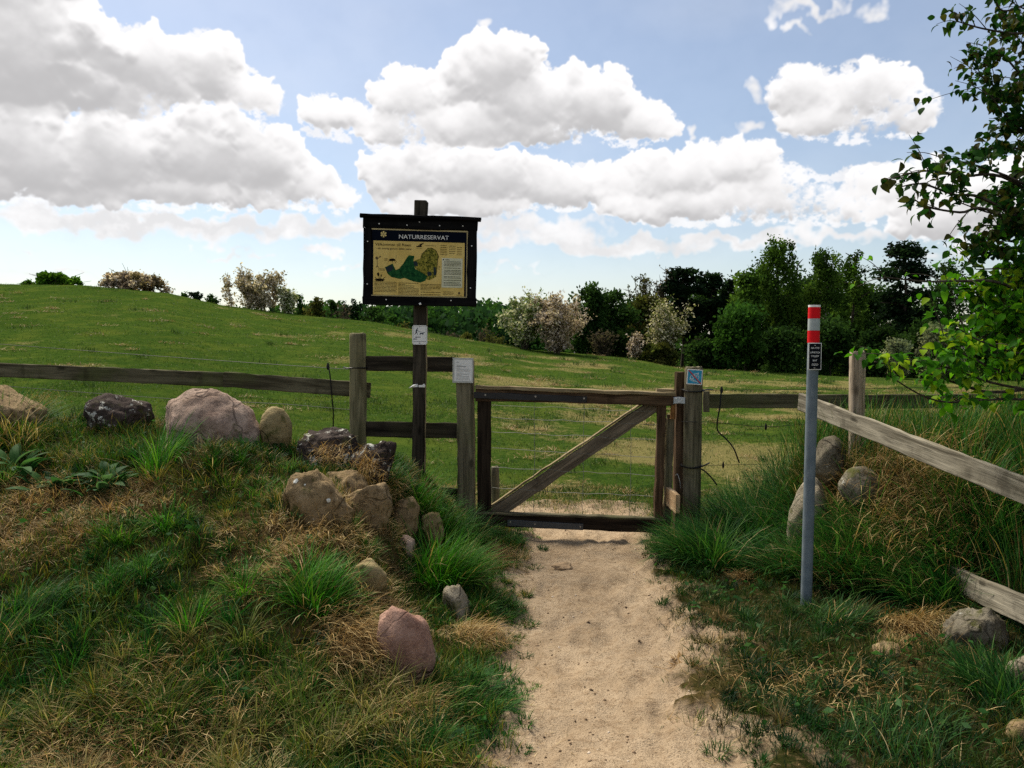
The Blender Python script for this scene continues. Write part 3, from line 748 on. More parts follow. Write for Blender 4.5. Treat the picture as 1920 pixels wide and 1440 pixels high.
board('roof_plank', ib, bl(-5, -2.5, .012), bl(216, -2.5, .012), 6 * kb, .085, W_frame, up=az_)
for u, v in ((29, 11), (80, 12), (140, 11.5), (183, 10.5), (8, 44), (8, 122), (200, 47), (199, 125), (43, 150), (163, 149)):
    plate_bolt('screw', bl(u, v, .0165), .0055, M_screw, ib, .004)
plate_bolt('bolt', bl(103, 6, .018), .008, M_bolt, ib, .008); plate_bolt('bolt', bl(105.5, 156.5, .018), .010, M_screw, ib, .008)
M_navy = plain_mat('navy_print', (.002, .004, .010), .7, 0, .05, .1, 10, .02)
M_gold = plain_mat('gold_trim', (.42, .34, .15), .45, 0, .4)
b = NB('sun_faded_map_paper'); v = b.tc(); n1 = b.noise(v, 7, 5, .6); n2 = b.noise(v, 60, 3, .6)
c = b.mix(b.ramp(n1, .3, .7), (.56, .40, .11), (.70, .53, .18)); c = b.mix(b.math('MULTIPLY', b.ramp(n2, .55, .7), .3), c, (.38, .25, .08))
M_map = b.done(b.principled(c, .8, None, 0, .03))
M_ink = plain_mat('dark_print_ink', (.010, .008, .006), .8, 0, .02); M_inkb = plain_mat('brown_print_ink', (.10, .07, .03), .6)
M_gold2 = plain_mat('gold_emblem', (.70, .56, .22), .5); M_letter = plain_mat('pale_lettering', (.70, .70, .66), .5)
b = NB('map_woodland_green'); v = b.tc(); n1 = b.noise(v, 45, 5, .65)
M_mg = b.done(b.principled(b.mix(b.ramp(n1, .35, .68), (.006, .045, .016), (.022, .10, .030)), .8, None, 0, .03))
b = NB('map_heath_olive'); v = b.tc(); n1 = b.noise(v, 60, 4, .7, 1.0)
M_mo = b.done(b.principled(b.mix(b.ramp(n1, .42, .58), (.30, .26, .045), (.06, .07, .012)), .8, None, 0, .03))
M_md = plain_mat('map_dark_patch', (.01, .02, .025), .5)
S = Sheet(MB_, 210, 160, kb, ib)
S.rects('panel', M_navy, [(15.5, 20.5, 192.5, 143)], .0005)
S.rects('trim', M_gold, [(15, 19, 192.8, 21.6), (190.6, 21.6, 192.8, 141), (15, 141.5, 192.8, 143.2)], .0032)
S.rects('map_sheet', M_map, [(18.5, 41.5, 187, 141)], .0018)
S.text('lettering', M_letter, 'NATURRESERVAT', 64.5, 36.6, 7.6, .003, 92, .02)
star = []
for i in range(6):
    a = rad(60 * i + 90); ca, sa = math.cos(a), math.sin(a); cx, cy = 37, 29.5
    star.append([(cx - sa * .9, cy - ca * .9), (cx + ca * 5.6 - sa * 1.5, cy - sa * 5.6 - ca * 1.5), (cx + ca * 5.6 + sa * 1.5, cy - sa * 5.6 + ca * 1.5), (cx + sa * .9, cy + ca * .9)][::-1])
star.append([(37 + 2.2 * math.cos(rad(60 * i)), 29.5 - 2.2 * math.sin(rad(60 * i))) for i in range(6)][::-1])
S.polys('emblem', M_gold2, [p if True else p for p in star], .003)
S.text('lettering', M_ink, 'Välkommen till Risen', 22, 50.6, 5.2, .003, 65, .03)
S.text('lettering', M_inkb, '- ett omväg genom sällsk natur', 23, 57, 3.3, .003, 66, .06)
S.polys('map_area', M_mo, [[(106, 72), (108, 64), (119, 53), (126, 52.5), (134, 57), (139, 68), (137, 74), (136, 92), (134, 106), (122, 112), (108, 108), (98, 92), (93, 86), (92, 78)]], .0026)
S.polys('map_area', M_mg, [[(40, 90), (54, 83), (60, 95), (66, 92), (74, 82), (80, 72), (84, 67), (94, 68), (92, 78), (96, 92), (106, 97), (118, 105), (115, 113), (106, 117), (92, 115), (76, 109), (68, 111), (52, 108), (45, 102)]], .0029)
for p_ in [[(118, 97), (124, 96), (127, 100), (125, 104), (119, 104)], [(41, 91), (53, 85), (56, 93), (48, 99), (44, 98)], [(92, 78), (99, 78), (101, 87), (94, 86)], [(130, 88), (134, 88), (135, 100), (130, 105)]]: S.polys('map_area', M_md, [p_], .0032)
mrng = random.Random(12)
for_out = [(106, 72), (108, 64), (119, 53), (126, 52.5), (134, 57), (139, 68), (137, 74), (136, 92), (134, 106)]
def stroke(a, c, w):
    dx, dy = c[0] - a[0], c[1] - a[1]; L_ = math.hypot(dx, dy) or 1; nx, ny = -dy / L_ * w, dx / L_ * w
    return [(a[0] + nx, a[1] + ny), (c[0] + nx, c[1] + ny), (c[0] - nx, c[1] - ny), (a[0] - nx, a[1] - ny)]
S.polys('map_outline', M_ink, [stroke(a, c, .45) for a, c in zip(for_out, for_out[1:])], .0036)
for p_ in [stroke((66, 92), (74, 108), .3), stroke((80, 98), (96, 103), .25), stroke((104, 96), (118, 104), .3)]: S.polys('map_line', M_ink, [p_], .0036)
for q, w in ((112, 62), (117, 58), (124, 60), (129, 65), (122, 69), (132, 72), (113, 72), (127, 76), (118, 78), (108, 84), (124, 86), (112, 92), (131, 82), (120, 92)): S.polys('map_patch', M_ink, [stroke((q, w), (q + mrng.uniform(-2, 2), w + mrng.uniform(1, 2.6)), .5)], .0038)
# small drawings: beetle, two plants, bird
S.polys('drawing', M_ink, [[(46.5, 77), (49, 74.5), (54, 73.5), (58, 74.5), (60, 76.5), (56, 78.2), (50, 78.8)], stroke((55, 77), (53, 82), .25), stroke((57, 77), (60, 82), .25), stroke((59, 76.5), (62.5, 81), .25), stroke((60, 74), (61, 68), .2), stroke((48, 78), (46, 80.5), .25)], .003)
S.polys('drawing', M_inkb, [[(22, 73), (25, 70.5), (28, 73), (27, 76), (24, 76)], [(29, 71), (31, 69.5), (33, 71), (31, 72.5)], stroke((25.5, 75), (26, 90), .5), stroke((25.5, 88), (23.5, 91), .4), stroke((26, 88), (28.5, 91), .4), stroke((28, 74), (30.5, 71.5), .3)], .003)
S.polys('drawing', M_ink, [[(25.5, 102), (28, 99.5), (30, 103), (29, 107), (26.5, 106)], [(32, 105), (34.5, 103), (34, 107.5), (32.5, 108)], stroke((29, 106), (30, 114), .4), stroke((33, 107), (31.5, 114), .35), [(21, 113.5), (26, 111.5), (34, 111.3), (41, 113), (36, 116), (25, 116)], stroke((36, 112), (41, 108), .5), stroke((25, 112), (22, 109), .5)], .003)
S.polys('drawing', M_ink, [[(97, 50), (102, 48), (108, 49.3), (107, 51.2), (98, 51.2)], [(104, 49), (103, 46), (107, 44.5), (111.5, 43.6), (110, 45.6), (107, 47.2), (106.5, 49)], stroke((96, 53.2), (108, 53.6), .25)], .003)
rg = random.Random(5)
bars = word_lines(rg, 21, 62, 113 + 4, 138.5, 2.55, .9) + word_lines(rg, 65, 103, 118, 138.5, 2.55, .9) + word_lines(rg, 106, 144, 119.5, 139.5, 2.55, .9)
bars += word_lines(rg, 148, 168, 132.5, 139, 2.5, .7) + word_lines(rg, 142, 155, 47, 64, 3.3, .9) + word_lines(rg, 158, 170, 47.5, 64, 3.3, .9) + word_lines(rg, 173, 182, 50, 64, 3.3, .9)
bars += word_lines(rg, 28, 40, 92, 96, 1.8, .6) + word_lines(rg, 39, 45, 74, 78, 1.7, .6) + word_lines(rg, 114, 134, 48, 50, 2.4, .7) + word_lines(rg, 139, 142, 86, 92, 2.5, .8)
S.rects('printed_text', M_ink, bars, .0027)
b = NB('faded_notice_paper'); n1 = b.noise(b.tc(), 9, 4, .6)
M_notice = b.done(b.principled(b.mix(b.ramp(n1, .3, .7), (.50, .50, .33), (.64, .63, .46)), .8, None, 0, .03))
S.rects('notice_sheet', M_notice, [(145, 70.5, 183.5, 125)], .0034)
S.rects('printed_text', M_ink, [(r0, r1, r2, r3) for r0, r1, r2, r3 in word_lines(rg, 149, 181, 76.5, 122.5, 2.5, .8)] + [(151, 73, 159, 74.2), (147, 72.3, 149, 74.5)], .0046)
S.polys('drawing', M_inkb, [[(176, 134), (178, 132), (180, 134), (179.5, 137), (176.5, 137)], stroke((173, 138.6), (183, 138.8), .3)], .003)

# ---- dog notice screwed to the pole under the board
DD = 6.105; kd = DD / F
dg = thing('dog_sign', 'small white sign with walker and leashed dog, screwed to the pole below the board', 'sign', P(787, 628, DD))
Md = frame_of(P(787, 628, DD), P(820, 628.5, DD) - P(760, 628, DD), P(787.3, 610, DD) - P(786.8, 640, DD))
bm = bmesh.new(); bmesh.ops.create_cube(bm, size=1); bmesh.ops.scale(bm, verts=bm.verts, vec=(28 * kd, .004, 36 * kd))
bmesh.ops.bevel(bm, geom=[e for e in bm.edges if abs((e.verts[0].co - e.verts[1].co).y) > .003], offset=.008, segments=3, affect='EDGES')
put('plate', bm_mesh(bm, 'plate'), M_white, dg, Md)
S2 = Sheet(Md, 28, 36, kd, dg)
M_blue = plain_mat('dark_blue_print', (.008, .02, .045), .5)
def q(pts): return [((x - 240) / 32.3, (y - 160) / 32.0) for x, y in pts]
S2.polys('walker_pictogram', M_blue, [q([(545, 300), (580, 310), (585, 345), (560, 365), (540, 345)]), q([(530, 345), (565, 370), (545, 430), (520, 520), (510, 590), (460, 580), (450, 500), (480, 420)]), q([(540, 420), (600, 490), (660, 520), (640, 535), (585, 510), (530, 460)]),
    q([(460, 560), (505, 590), (430, 690), (405, 735), (385, 735), (395, 690)]), q([(490, 570), (530, 570), (560, 680), (575, 735), (550, 735), (535, 690)]), stroke((12.6, 11.3), (20.5, 13.2), .12)], .0028)
S2.polys('dog_pictogram', M_blue, [q([(720, 610), (890, 610), (930, 575), (990, 575), (1000, 595), (950, 620), (905, 680), (890, 730), (840, 730), (870, 700), (865, 665), (780, 665), (745, 700), (720, 745), (680, 720), (710, 690), (705, 640)])], .0028)
S2.rects('printed_text', M_blue, word_lines(rg, 5.5, 22.5, 21.4, 22, 3, 1.5) + word_lines(rg, 2.6, 25, 25, 25.5, 3, 1.5) + word_lines(rg, 2.8, 25, 29.8, 30, 3, .8), .0028)
S2.rects('border_line', M_inkb, [(1.8, 1.6, 26.2, 1.95), (1.8, 1.95, 2.1, 34.2), (25.9, 1.95, 26.2, 34.2)], .0027)
plate_bolt('screw', Md @ Vector((0, -.003, 15.6 * kd)), .005, M_bolt, dg, .004); plate_bolt('screw', Md @ Vector((0, -.003, -15.2 * kd)), .005, M_strap, dg, .004)

# ---- torn remains of a notice stapled lower on the pole
g = Geo(); D2 = 6.105
tp = thing('torn_paper', 'torn white paper scrap stapled across the dark sign pole', 'paper scrap', P(785, 723, D2))
for pts in ([(766, 727.5), (775, 721), (783, 720), (783, 725.5), (774, 726)], [(784.5, 722), (791, 722), (795.5, 719), (797.5, 723.5), (799.5, 727), (791, 726), (785, 725.8)]):
    g.add(([P(a, c, D2 + .006 * math.sin(a)) for a, c in pts], [tuple(range(len(pts)))[::-1]]))
    g.add(([P(a, c, D2 + .006 * math.sin(a)) + Vector((0, .002, -.001)) for a, c in pts], [tuple(range(len(pts)))]))
g.build('paper', M_white, tp)
# ---- paper notice in a plastic sleeve on the left gate post
DN = 6.215; kn_ = DN / F
nt_ = thing('paper_notice', 'white paper notice in a clear plastic sleeve on the left gate post', 'notice', P(868, 695, DN))
Mn = frame_of(P(868, 694.5, DN), P(890, 694.8, DN) - P(850, 694.2, DN), P(868.4, 680, DN) - P(868, 710, DN))
S3 = Sheet(Mn, 40, 48, kn_, nt_)
put('sleeve', box_mesh('sleeve', 39 * kn_, .003, 47 * kn_, .001), plain_mat('clear_sleeve', (.42, .43, .40), .25, 0, .5, .15, 20), nt_, Mn)
M_grey_ink = plain_mat('grey_print_ink', (.22, .22, .21), .8)
S3.rects('sheet', M_white, [(4, 4, 37, 44)], .0022)
S3.rects('printed_text', M_grey_ink, [(8, 8.3, 9.3, 9.8), (10, 8.6, 12.4, 9.4), (8, 14, 16.5, 14.7), (8, 16.2, 26, 17.4)] + word_lines(rg, 8, 33, 19.6, 26, 1.9, .55, 0) + word_lines(rg, 8, 33, 28.5, 35, 2.0, .75, 0) + word_lines(rg, 8, 33, 37.5, 41.5, 1.9, .5, 0), .0032)
# ---- blue no-cycling sign on the right gate post
DC = 6.12; kc = DC / F
bs = thing('bicycle_sign', 'small blue square sign with struck-out bicycle on top of the right gate post', 'sign', P(1302.5, 707, DC))
Mc = frame_of(P(1302.5, 707, DC), P(1317, 708.2, DC) - P(1288, 706.4, DC), P(1303, 695, DC) - P(1302, 719, DC))
put('plate', box_mesh('plate', 29 * kc, .004, 28.5 * kc, .001), M_white, bs, Mc)
S4 = Sheet(Mc, 29, 28.5, kc, bs)
M_cyan = plain_mat('bright_blue_print', (.035, .30, .48), .4); M_redp = plain_mat('red_print', (.55, .03, .04), .4)
S4.rects('blue_field', M_cyan, [(1.6, 1.4, 27.2, 26.6)], .0026)
def ring(cx, cy, r, w, n=14):
    return [[(cx + (r + e) * math.cos(a), cy + (r + e) * math.sin(a)) for e, a in ((-w, t0), (w, t0), (w, t1), (-w, t1))] for t0, t1 in ((2 * math.pi * i / n, 2 * math.pi * (i + 1) / n) for i in range(n))]
S4.polys('bicycle_pictogram', M_letter, ring(9.5, 14.5, 3.4, .45) + ring(19, 14.5, 3.4, .45) + [stroke((9.5, 14.5), (13, 9.5), .45), stroke((13, 9.5), (19, 14.5), .4), stroke((12, 9), (18, 7.5), .55), stroke((18, 7.5), (21.5, 9.5), .5), stroke((13, 9.5), (14.5, 15), .4), [(19, 6), (21, 5.6), (22, 7.4), (20.3, 8.4)], stroke((4, 16.5), (22, 24), .5), stroke((5, 19.3), (16, 23.6), .35)], .0034)
S4.polys('red_stroke', M_redp, [stroke((2.2, 1.8), (26.8, 26.2), .8)], .0042)
S4.polys('dark_edge', M_ink, [stroke((1.6, 2.4), (26, 26.8), .25)], .0041)
# ---- marker plate text
Mp = frame_of(axis(668) + Vector((-.006, -.041, 0)), Vector((1, -.12, 0)), axis(600) - axis(700))
put('text_plate', box_mesh('text_plate', 24 * DM / F, .004, 50 * DM / F, .001), M_letter, mk, Mp)
S5 = Sheet(Mp, 24, 50, DM / F, mk)
S5.rects('plate_face', M_plate, [(2, 1.2, 22.8, 48.6)], .0026)
for t, v, h in (('NA STD', 10.8, 3.0), ('UPPETCA', 19.2, 3.0), ('VTLEFP', 26, 3.0), ('BUT', 34, 3.0), ('OZO', 42, 3.6)):
    S5.text('lettering', M_letter, t, 12.4, v, h, .0034, None, .05, 'CENTER')
plate_bolt('screw', Mp @ Vector((0, -.004, 20.5 * DM / F)), .004, M_bolt, mk, .003); plate_bolt('screw', Mp @ Vector((0, -.004, -21.5 * DM / F)), .005, M_bolt, mk, .003)

# ---- stock wires
def wire(name, label, pts, r=.0022, cat='fence wire', m=None, group=None, n=8):
    g = Geo(); g.tube(curve_pts(pts, n), r, 5); o = g.build(name, m or M_wire, None, Matrix.Translation(Vector(pts[0]))); return tag(o, label, cat, group)
M_wired = plain_mat('dark_fence_wire', (.03, .03, .028), .5, .4)
wire('fence_wire', 'thin wire above the long left rail, ending at the round post', [P(-120, 636, 6.9), P(300, 668, 6.7), P(615, 690, 6.45), P(655, 691, 6.4), P(690, 690, 6.35)], .0024, m=M_wired)
wire('fence_wire', 'thin wire below the long left rail, passing just over the boulders', [P(-120, 712, 6.9), P(60, 728, 6.8), P(325, 748, 6.65), P(520, 757, 6.5), P(657, 768, 6.4), P(690, 768, 6.35)], .0024, m=M_wired)
wire('black_cable', 'black cable dangling from the wire left of the round post', [P(616, 688, 6.42), P(619, 705, 6.4), P(622, 740, 6.4), P(625, 775, 6.42), P(624, 830, 6.45)], .0055, 'cable', M_black)
wire('fence_wire', 'upper thin wire running right from the blue-signed gate post', [P(1276, 730, 6.1), P(1300, 734, 6.08), P(1322, 732, 6.2), P(1352, 731.5, 6.4), P(1520, 730, 6.6), P(2050, 722, 6.9)], .0024, m=M_wired)
wire('fence_wire', 'middle thin wire running right from the blue-signed gate post', [P(1277, 790, 6.12), P(1300, 791, 6.09), P(1340, 792, 6.4), P(1436, 800, 6.5), P(1520, 796, 6.6), P(1700, 800, 6.8)], .0024, m=M_wired)
wire('fence_wire', 'lower thin wire running right from the blue-signed gate post', [P(1274, 872, 6.12), P(1296, 877, 6.08), P(1318, 873, 6.2), P(1356, 872, 6.4), P(1470, 870, 6.55), P(1640, 872, 6.7)], .0022, m=M_wired)
wire('black_cable', 'long black cable curling down from the wire right of the gate post', [P(1352, 733, 6.38), P(1350, 760, 6.36), P(1345, 790, 6.36), P(1346, 808, 6.36), P(1360, 822, 6.35), P(1375, 840, 6.35), P(1386, 868, 6.36)], .0065, 'cable', M_black)
wire('black_cable', 'short black cable end hanging beside the lower part of the gate post', [P(1312, 878, 6.2), P(1322, 884, 6.2), P(1334, 896, 6.2), P(1344, 909, 6.22)], .0065, 'cable', M_black)
def insulator(px, py, D, label, r=.014):
    g = Geo(); p = P(px, py, D); g.tube([p + Vector((0, 0, -.03)), p + Vector((0, 0, -.012)), p + Vector((0, 0, .008)), p + Vector((0, 0, .03))], [r * .4, r, r * .9, r * .35], 8)
    tag(g.build('insulator', M_black, None, Matrix.Translation(p)), label, 'insulator', 'black wire insulators')
insulator(615, 687, 6.43, 'black insulator on the wire left of the round post'); insulator(1353, 731, 6.4, 'black insulator on the upper wire right of the gate')
insulator(1436, 800, 6.5, 'black insulator on the middle wire right of the gate', .011); insulator(1356, 872, 6.4, 'black insulator on the lower wire right of the gate', .010)
def band(name, px0, px1, py, D, sag, r, parent, tail=None):
    g = Geo(); a, c = P(px0, py, D), P(px1, py, D); mid = (a + c) / 2; w = (c - a).length / 2
    g.tube([mid + Vector((w * 1.04 * math.cos(t), -w * .9 * math.sin(t), -sag * math.sin(t))) for t in np.linspace(-.3, math.pi + .3, 14)], r, 6)
    if tail: g.tube(curve_pts(tail, 5), r, 6)
    return g.build(name, M_black, parent)
band('strap_ring', 1282, 1318, 731, 6.2, .012, .006, fr, [P(1317, 733, 6.14), P(1326, 730.5, 6.2), P(1336, 731, 6.3)])
band('strap_ring', 1278, 1314, 872, 6.2, .014, .006, fr, [P(1312, 876, 6.13), P(1322, 872, 6.16), P(1330, 868, 6.22)])
band('strap_ring', 655, 689, 690, 6.32, -.002, .006, fl, [P(656, 691, 6.28), P(650, 690, 6.3), P(644, 689, 6.38)])

# ================================================================= boulders
def rock_mesh(name, sx, sy, sz, seed, sub=4, rough=.12, facets=9, sharp=.74):
    rr = random.Random(seed); bm = bmesh.new(); bmesh.ops.create_icosphere(bm, subdivisions=sub, radius=1)
    planes = []
    for _ in range(facets):
        n = Vector((rr.gauss(0, 1), rr.gauss(0, 1), rr.gauss(0, .8))).normalized(); planes.append((n, rr.uniform(sharp - .14, sharp + .16)))
    off = Vector((seed * 3.1, seed * 1.7, seed * .9))
    for v in bm.verts:
        p = v.co.copy()
        for n, d in planes:
            e = p.dot(n) - d
            if e > 0: p -= n * e * .93
        q = p * 1.0
        f = 1 + rough * 1.6 * mnoise.noise(q * 1.3 + off) + rough * .8 * mnoise.noise(q * 3.1 + off) + rough * .5 * abs(mnoise.noise(q * 6 + off)) - rough * .2 + rough * .34 * mnoise.noise(q * 13 + off) + rough * .16 * mnoise.noise(q * 29 + off)
        v.co = Vector((p.x * f * sx, p.y * f * sy, p.z * f * sz))
    return bm_mesh(bm, name, True)
RK = {
 'pink': rock_mat('pinkish_granite', (.29, .20, .155), (.44, .335, .265), (.12, .08, .06), lichen=.10, moss=.2, speck=.5, darkamt=.5),
 'dark': rock_mat('dark_lichened_stone', (.040, .030, .026), (.085, .066, .056), (.014, .011, .010), lichen=.72, moss=.15),
 'tan': rock_mat('tan_granite', (.20, .14, .07), (.33, .24, .135), (.07, .048, .024), lichen=.15, moss=.35, speck=.7, darkamt=.4),
 'yellow': rock_mat('yellowish_stone', (.24, .18, .085), (.33, .265, .14), (.11, .08, .035), lichen=.08, moss=.5, speck=.4, darkamt=.35),
 'red': rock_mat('red_granite', (.30, .165, .12), (.43, .275, .21), (.13, .07, .06), lichen=.05, moss=.0, speck=.5, darkamt=.4),
 'grey': rock_mat('grey_granite', (.12, .105, .075), (.22, .195, .145), (.05, .042, .028), lichen=.22, moss=.45, speck=.7, darkamt=.45),
 'pale': rock_mat('pale_stone', (.22, .185, .13), (.33, .29, .215), (.10, .08, .05), lichen=.12, moss=.4, speck=.5, darkamt=.35),
}
BOULDERS = [ # label, photo box, distance, depth ratio, stone, tilt, seed, sink
 ('pale rounded boulder at the far left, half hidden behind a long green tussock', (-90, 729, 76, 800), 5.6, 1.0, 'tan', 16, 1, .2),
 ('dark low boulder with white lichen patches between two paler boulders on the bank', (164, 745, 278, 815), 5.6, .9, 'dark', 4, 2, .2),
 ('largest boulder on the bank, pinkish grey granite with dark left shoulder', (294, 740, 489, 874), 5.34, .8, 'pink', 10, 35, .25),
 ('small yellowish stone beside the largest pinkish boulder', (490, 766, 546, 836), 5.35, 1.0, 'yellow', 0, 4, .15),
 ('flat dark boulder with white lichen in front of the round fence post', (554, 795, 694, 890), 5.4, .9, 'dark', 8, 5, .1),
 ('humped dark boulder with lichen speckles and brown flank beside the sign pole', (650, 818, 738, 940), 5.22, 1.0, 'dark', 26, 6, .1),
 ('greyish mossy slab wedged under the two dark boulders', (606, 884, 700, 950), None, .8, 'tan', 20, 7, .15),
 ('large tan boulder with two round white lichen spots', (532, 884, 654, 1010), None, .7, 'tan', 26, 8, .1),
 ('narrow tan boulder draped with dead grass right of the spotted boulder', (634, 896, 722, 1010), None, .8, 'tan', 30, 9, .1),
 ('brownish stone deep in the bank below the sign pole', (730, 934, 790, 1030), None, .9, 'tan', 10, 10, .1),
 ('small pinkish stone left of the tall green tussock', (742, 1005, 780, 1052), None, 1.0, 'pink', 0, 11, .2),
 ('greenish pale stone peeping out above the tall green tussock', (782, 960, 832, 1025), 5.3, .9, 'yellow', 16, 12, .1),
 ('yellowish stone behind the bright green tussock', (650, 1052, 724, 1124), None, 1.0, 'yellow', 10, 13, .15),
 ('reddish oval boulder leaning at the foot of the left bank', (714, 1134, 810, 1286), 3.46, .75, 'red', -20, 14, .0),
 ('thin pale stone standing right behind the reddish boulder', (784, 1196, 824, 1272), 3.62, .8, 'pale', -14, 15, .2),
 ('pale angular stone at the foot of the tall tussock by the path', (838, 1095, 886, 1190), None, 1.0, 'pale', -16, 16, .2),
 ('grey stone half hidden in grass behind the steel marker pole', (1526, 822, 1582, 900), 5.55, .9, 'grey', 10, 17, .15),
 ('larger grey stone under the slanting silvered rail', (1578, 878, 1648, 938), 5.24, .9, 'grey', 14, 18, .15),
 ('tall pale stone standing directly behind the steel marker pole', (1480, 905, 1548, 1040), 5.4, .6, 'pale', 12, 19, .05),
 ('small brown stone in the grass left of the steel marker pole', (1428, 1022, 1472, 1076), None, 1.0, 'tan', 0, 20, .2),
 ('rounded grey boulder under the broken lower rail', (1764, 1134, 1880, 1260), None, .9, 'grey', 6, 21, .15),
 ('small buried stone below the orange dead tussock', (1638, 1196, 1692, 1244), None, 1.0, 'tan', 0, 22, .3),
 ('pale stone cut off by the lower right edge', (1890, 1355, 1990, 1440), None, 1.0, 'tan', 0, 23, .25),
 ('half buried pale stone in long grass near the right edge', (1880, 1240, 1990, 1340), None, 1.0, 'pale', 0, 24, .3),
]
BO = []
for lab, (x0, y0, x1, y1), D, dr, kind, tilt, seed, sink in BOULDERS:
    if D is None:                                  # set into the slope: half its depth stands out of the turf
        hit = G((x0 + x1) / 2, y0 + (y1 - y0) * .62); D = hit.y + .16 * dr * (x1 - x0) * hit.y / F
    h = (y1 - y0) * D / F; w = (x1 - x0) * D / F
    c = P((x0 + x1) / 2, (y0 + y1) / 2, D); hz_ = h / 2 * (1 + sink); c.z -= h / 2 * sink
    t = abs(math.sin(rad(tilt)));
    me = rock_mesh('boulder', w / 2 * 1.1, max(w, h * .8) / 2 * dr, hz_ * 1.1, seed, 5 if w > .3 else 4, *{14: (.10, 6, .84), 35: (.075, 8, .80), 4: (.08, 5, .85), 17: (.08, 6, .82), 18: (.08, 6, .82), 19: (.09, 8, .76)}.get(seed, (.12, 9, .75)))
    M = Matrix.Translation(c) @ Matrix.Rotation(rad(tilt), 4, 'Y')
    o = put('boulder', me, RK[kind], None, M); tag(o, lab, 'boulder', 'stones of the old turfed dyke'); BO.append((c, max(w, h * .8) / 2 * dr, w / 2))
# pale lichen rosettes on the spotted boulder
from mathutils.bvhtree import BVHTree
M_lich = plain_mat('pale_lichen', (.55, .55, .50), .95, 0, .1, .2, 60, .3)
sb = bpy.data.objects['boulder.007']; mw = WM[sb]; tree_ = BVHTree.FromPolygons([mw @ v.co for v in sb.data.vertices], [tuple(p.vertices) for p in sb.data.polygons])
for px, py, r in ((555, 902, .017), (616, 938, .012), (572, 909, .006)):
    o_ = Vector((0, 0, 1.6)); d_ = (P(px, py, 5) - o_).normalized(); loc, nor, _, _ = tree_.ray_cast(o_, d_)
    if loc is None: continue
    t1 = nor.cross(Vector((0, 0, 1))).normalized(); t2 = nor.cross(t1); ring_ = []
    for i in range(14):
        a = 6.283 * i / 14; q = loc + (t1 * math.cos(a) + t2 * math.sin(a)) * r * random.uniform(.8, 1.15); hit = tree_.find_nearest(q); ring_.append(hit[0] + nor * .002)
    g = Geo(); g.add((ring_ + [loc + nor * .004], [(i, (i + 1) % 14, 14) for i in range(14)])); g.build('lichen_patch', M_lich, sb)
# a lump of earth and scattered grit on the path
p = G(1053, 1066); o = put('earth_lump', rock_mesh('earth_lump', .075, .06, .035, 40, 4, .2), plain_mat('trodden_earth', (.30, .21, .125), .95, 0, .1, .2, 30, .6), None, Matrix.Translation(p + Vector((0, 0, .006)))); tag(o, 'low lump of earth in the middle of the sandy path before the gate', 'earth lump')
vs = []; fs = []; cc = []
base = [(0, 0, 1), (.9, 0, 0), (0, .9, 0), (-.9, 0, 0), (0, -.9, 0), (0, 0, -.6)]; bf = [(0, 1, 2), (0, 2, 3), (0, 3, 4), (0, 4, 1), (5, 2, 1), (5, 3, 2), (5, 4, 3), (5, 1, 4)]
N = 6500; yy = 2.6 + (7.4 - 2.6) * R.random(N) ** 1.2; xx = path_l(yy) - .1 + (path_r(yy) - path_l(yy) + .5) * R.random(N); zz = height(xx, yy)
sm = sand_mask(xx, yy)
for i in range(N):
    cl = vnoise(xx[i:i+1] * 5, yy[i:i+1] * 5, 33)[0]
    if R.random() > (sm[i] * .9 + .1) * (.12 + .88 * (cl > .55)): continue
    r = .0014 + .0012 * R.random() + .011 * R.random() ** 14; a = R.random() * 6.28; k = len(vs); c, s = math.cos(a), math.sin(a); e = .6 + .7 * R.random()
    for q_ in base:
        j = 1 + .25 * R.standard_normal(); vs.append((xx[i] + r * (q_[0] * c * e - q_[1] * s) * j, yy[i] + r * (q_[0] * s * e + q_[1] * c) * j, zz[i] + r * q_[2] * .7 * j))
    fs += [tuple(k + t for t in f) for f in bf]
    tone = R.choice([0, 1, 2], p=[.55, .3, .15]); col = [(.10, .065, .038), (.26, .18, .11), (.55, .46, .36)][tone]; cc += [col] * 6
me = np_mesh('pebbles', vs, np.array(fs).ravel(), np.full(len(fs), 3), np.array(cc))
b = NB('pebble_stone'); M_peb = b.done(b.principled(b.attr('col'), .9, None, 0, .2))
tag(put('pebbles', me, M_peb), 'grit and tiny pebbles scattered over the sandy path', 'pebbles', kind='stuff')

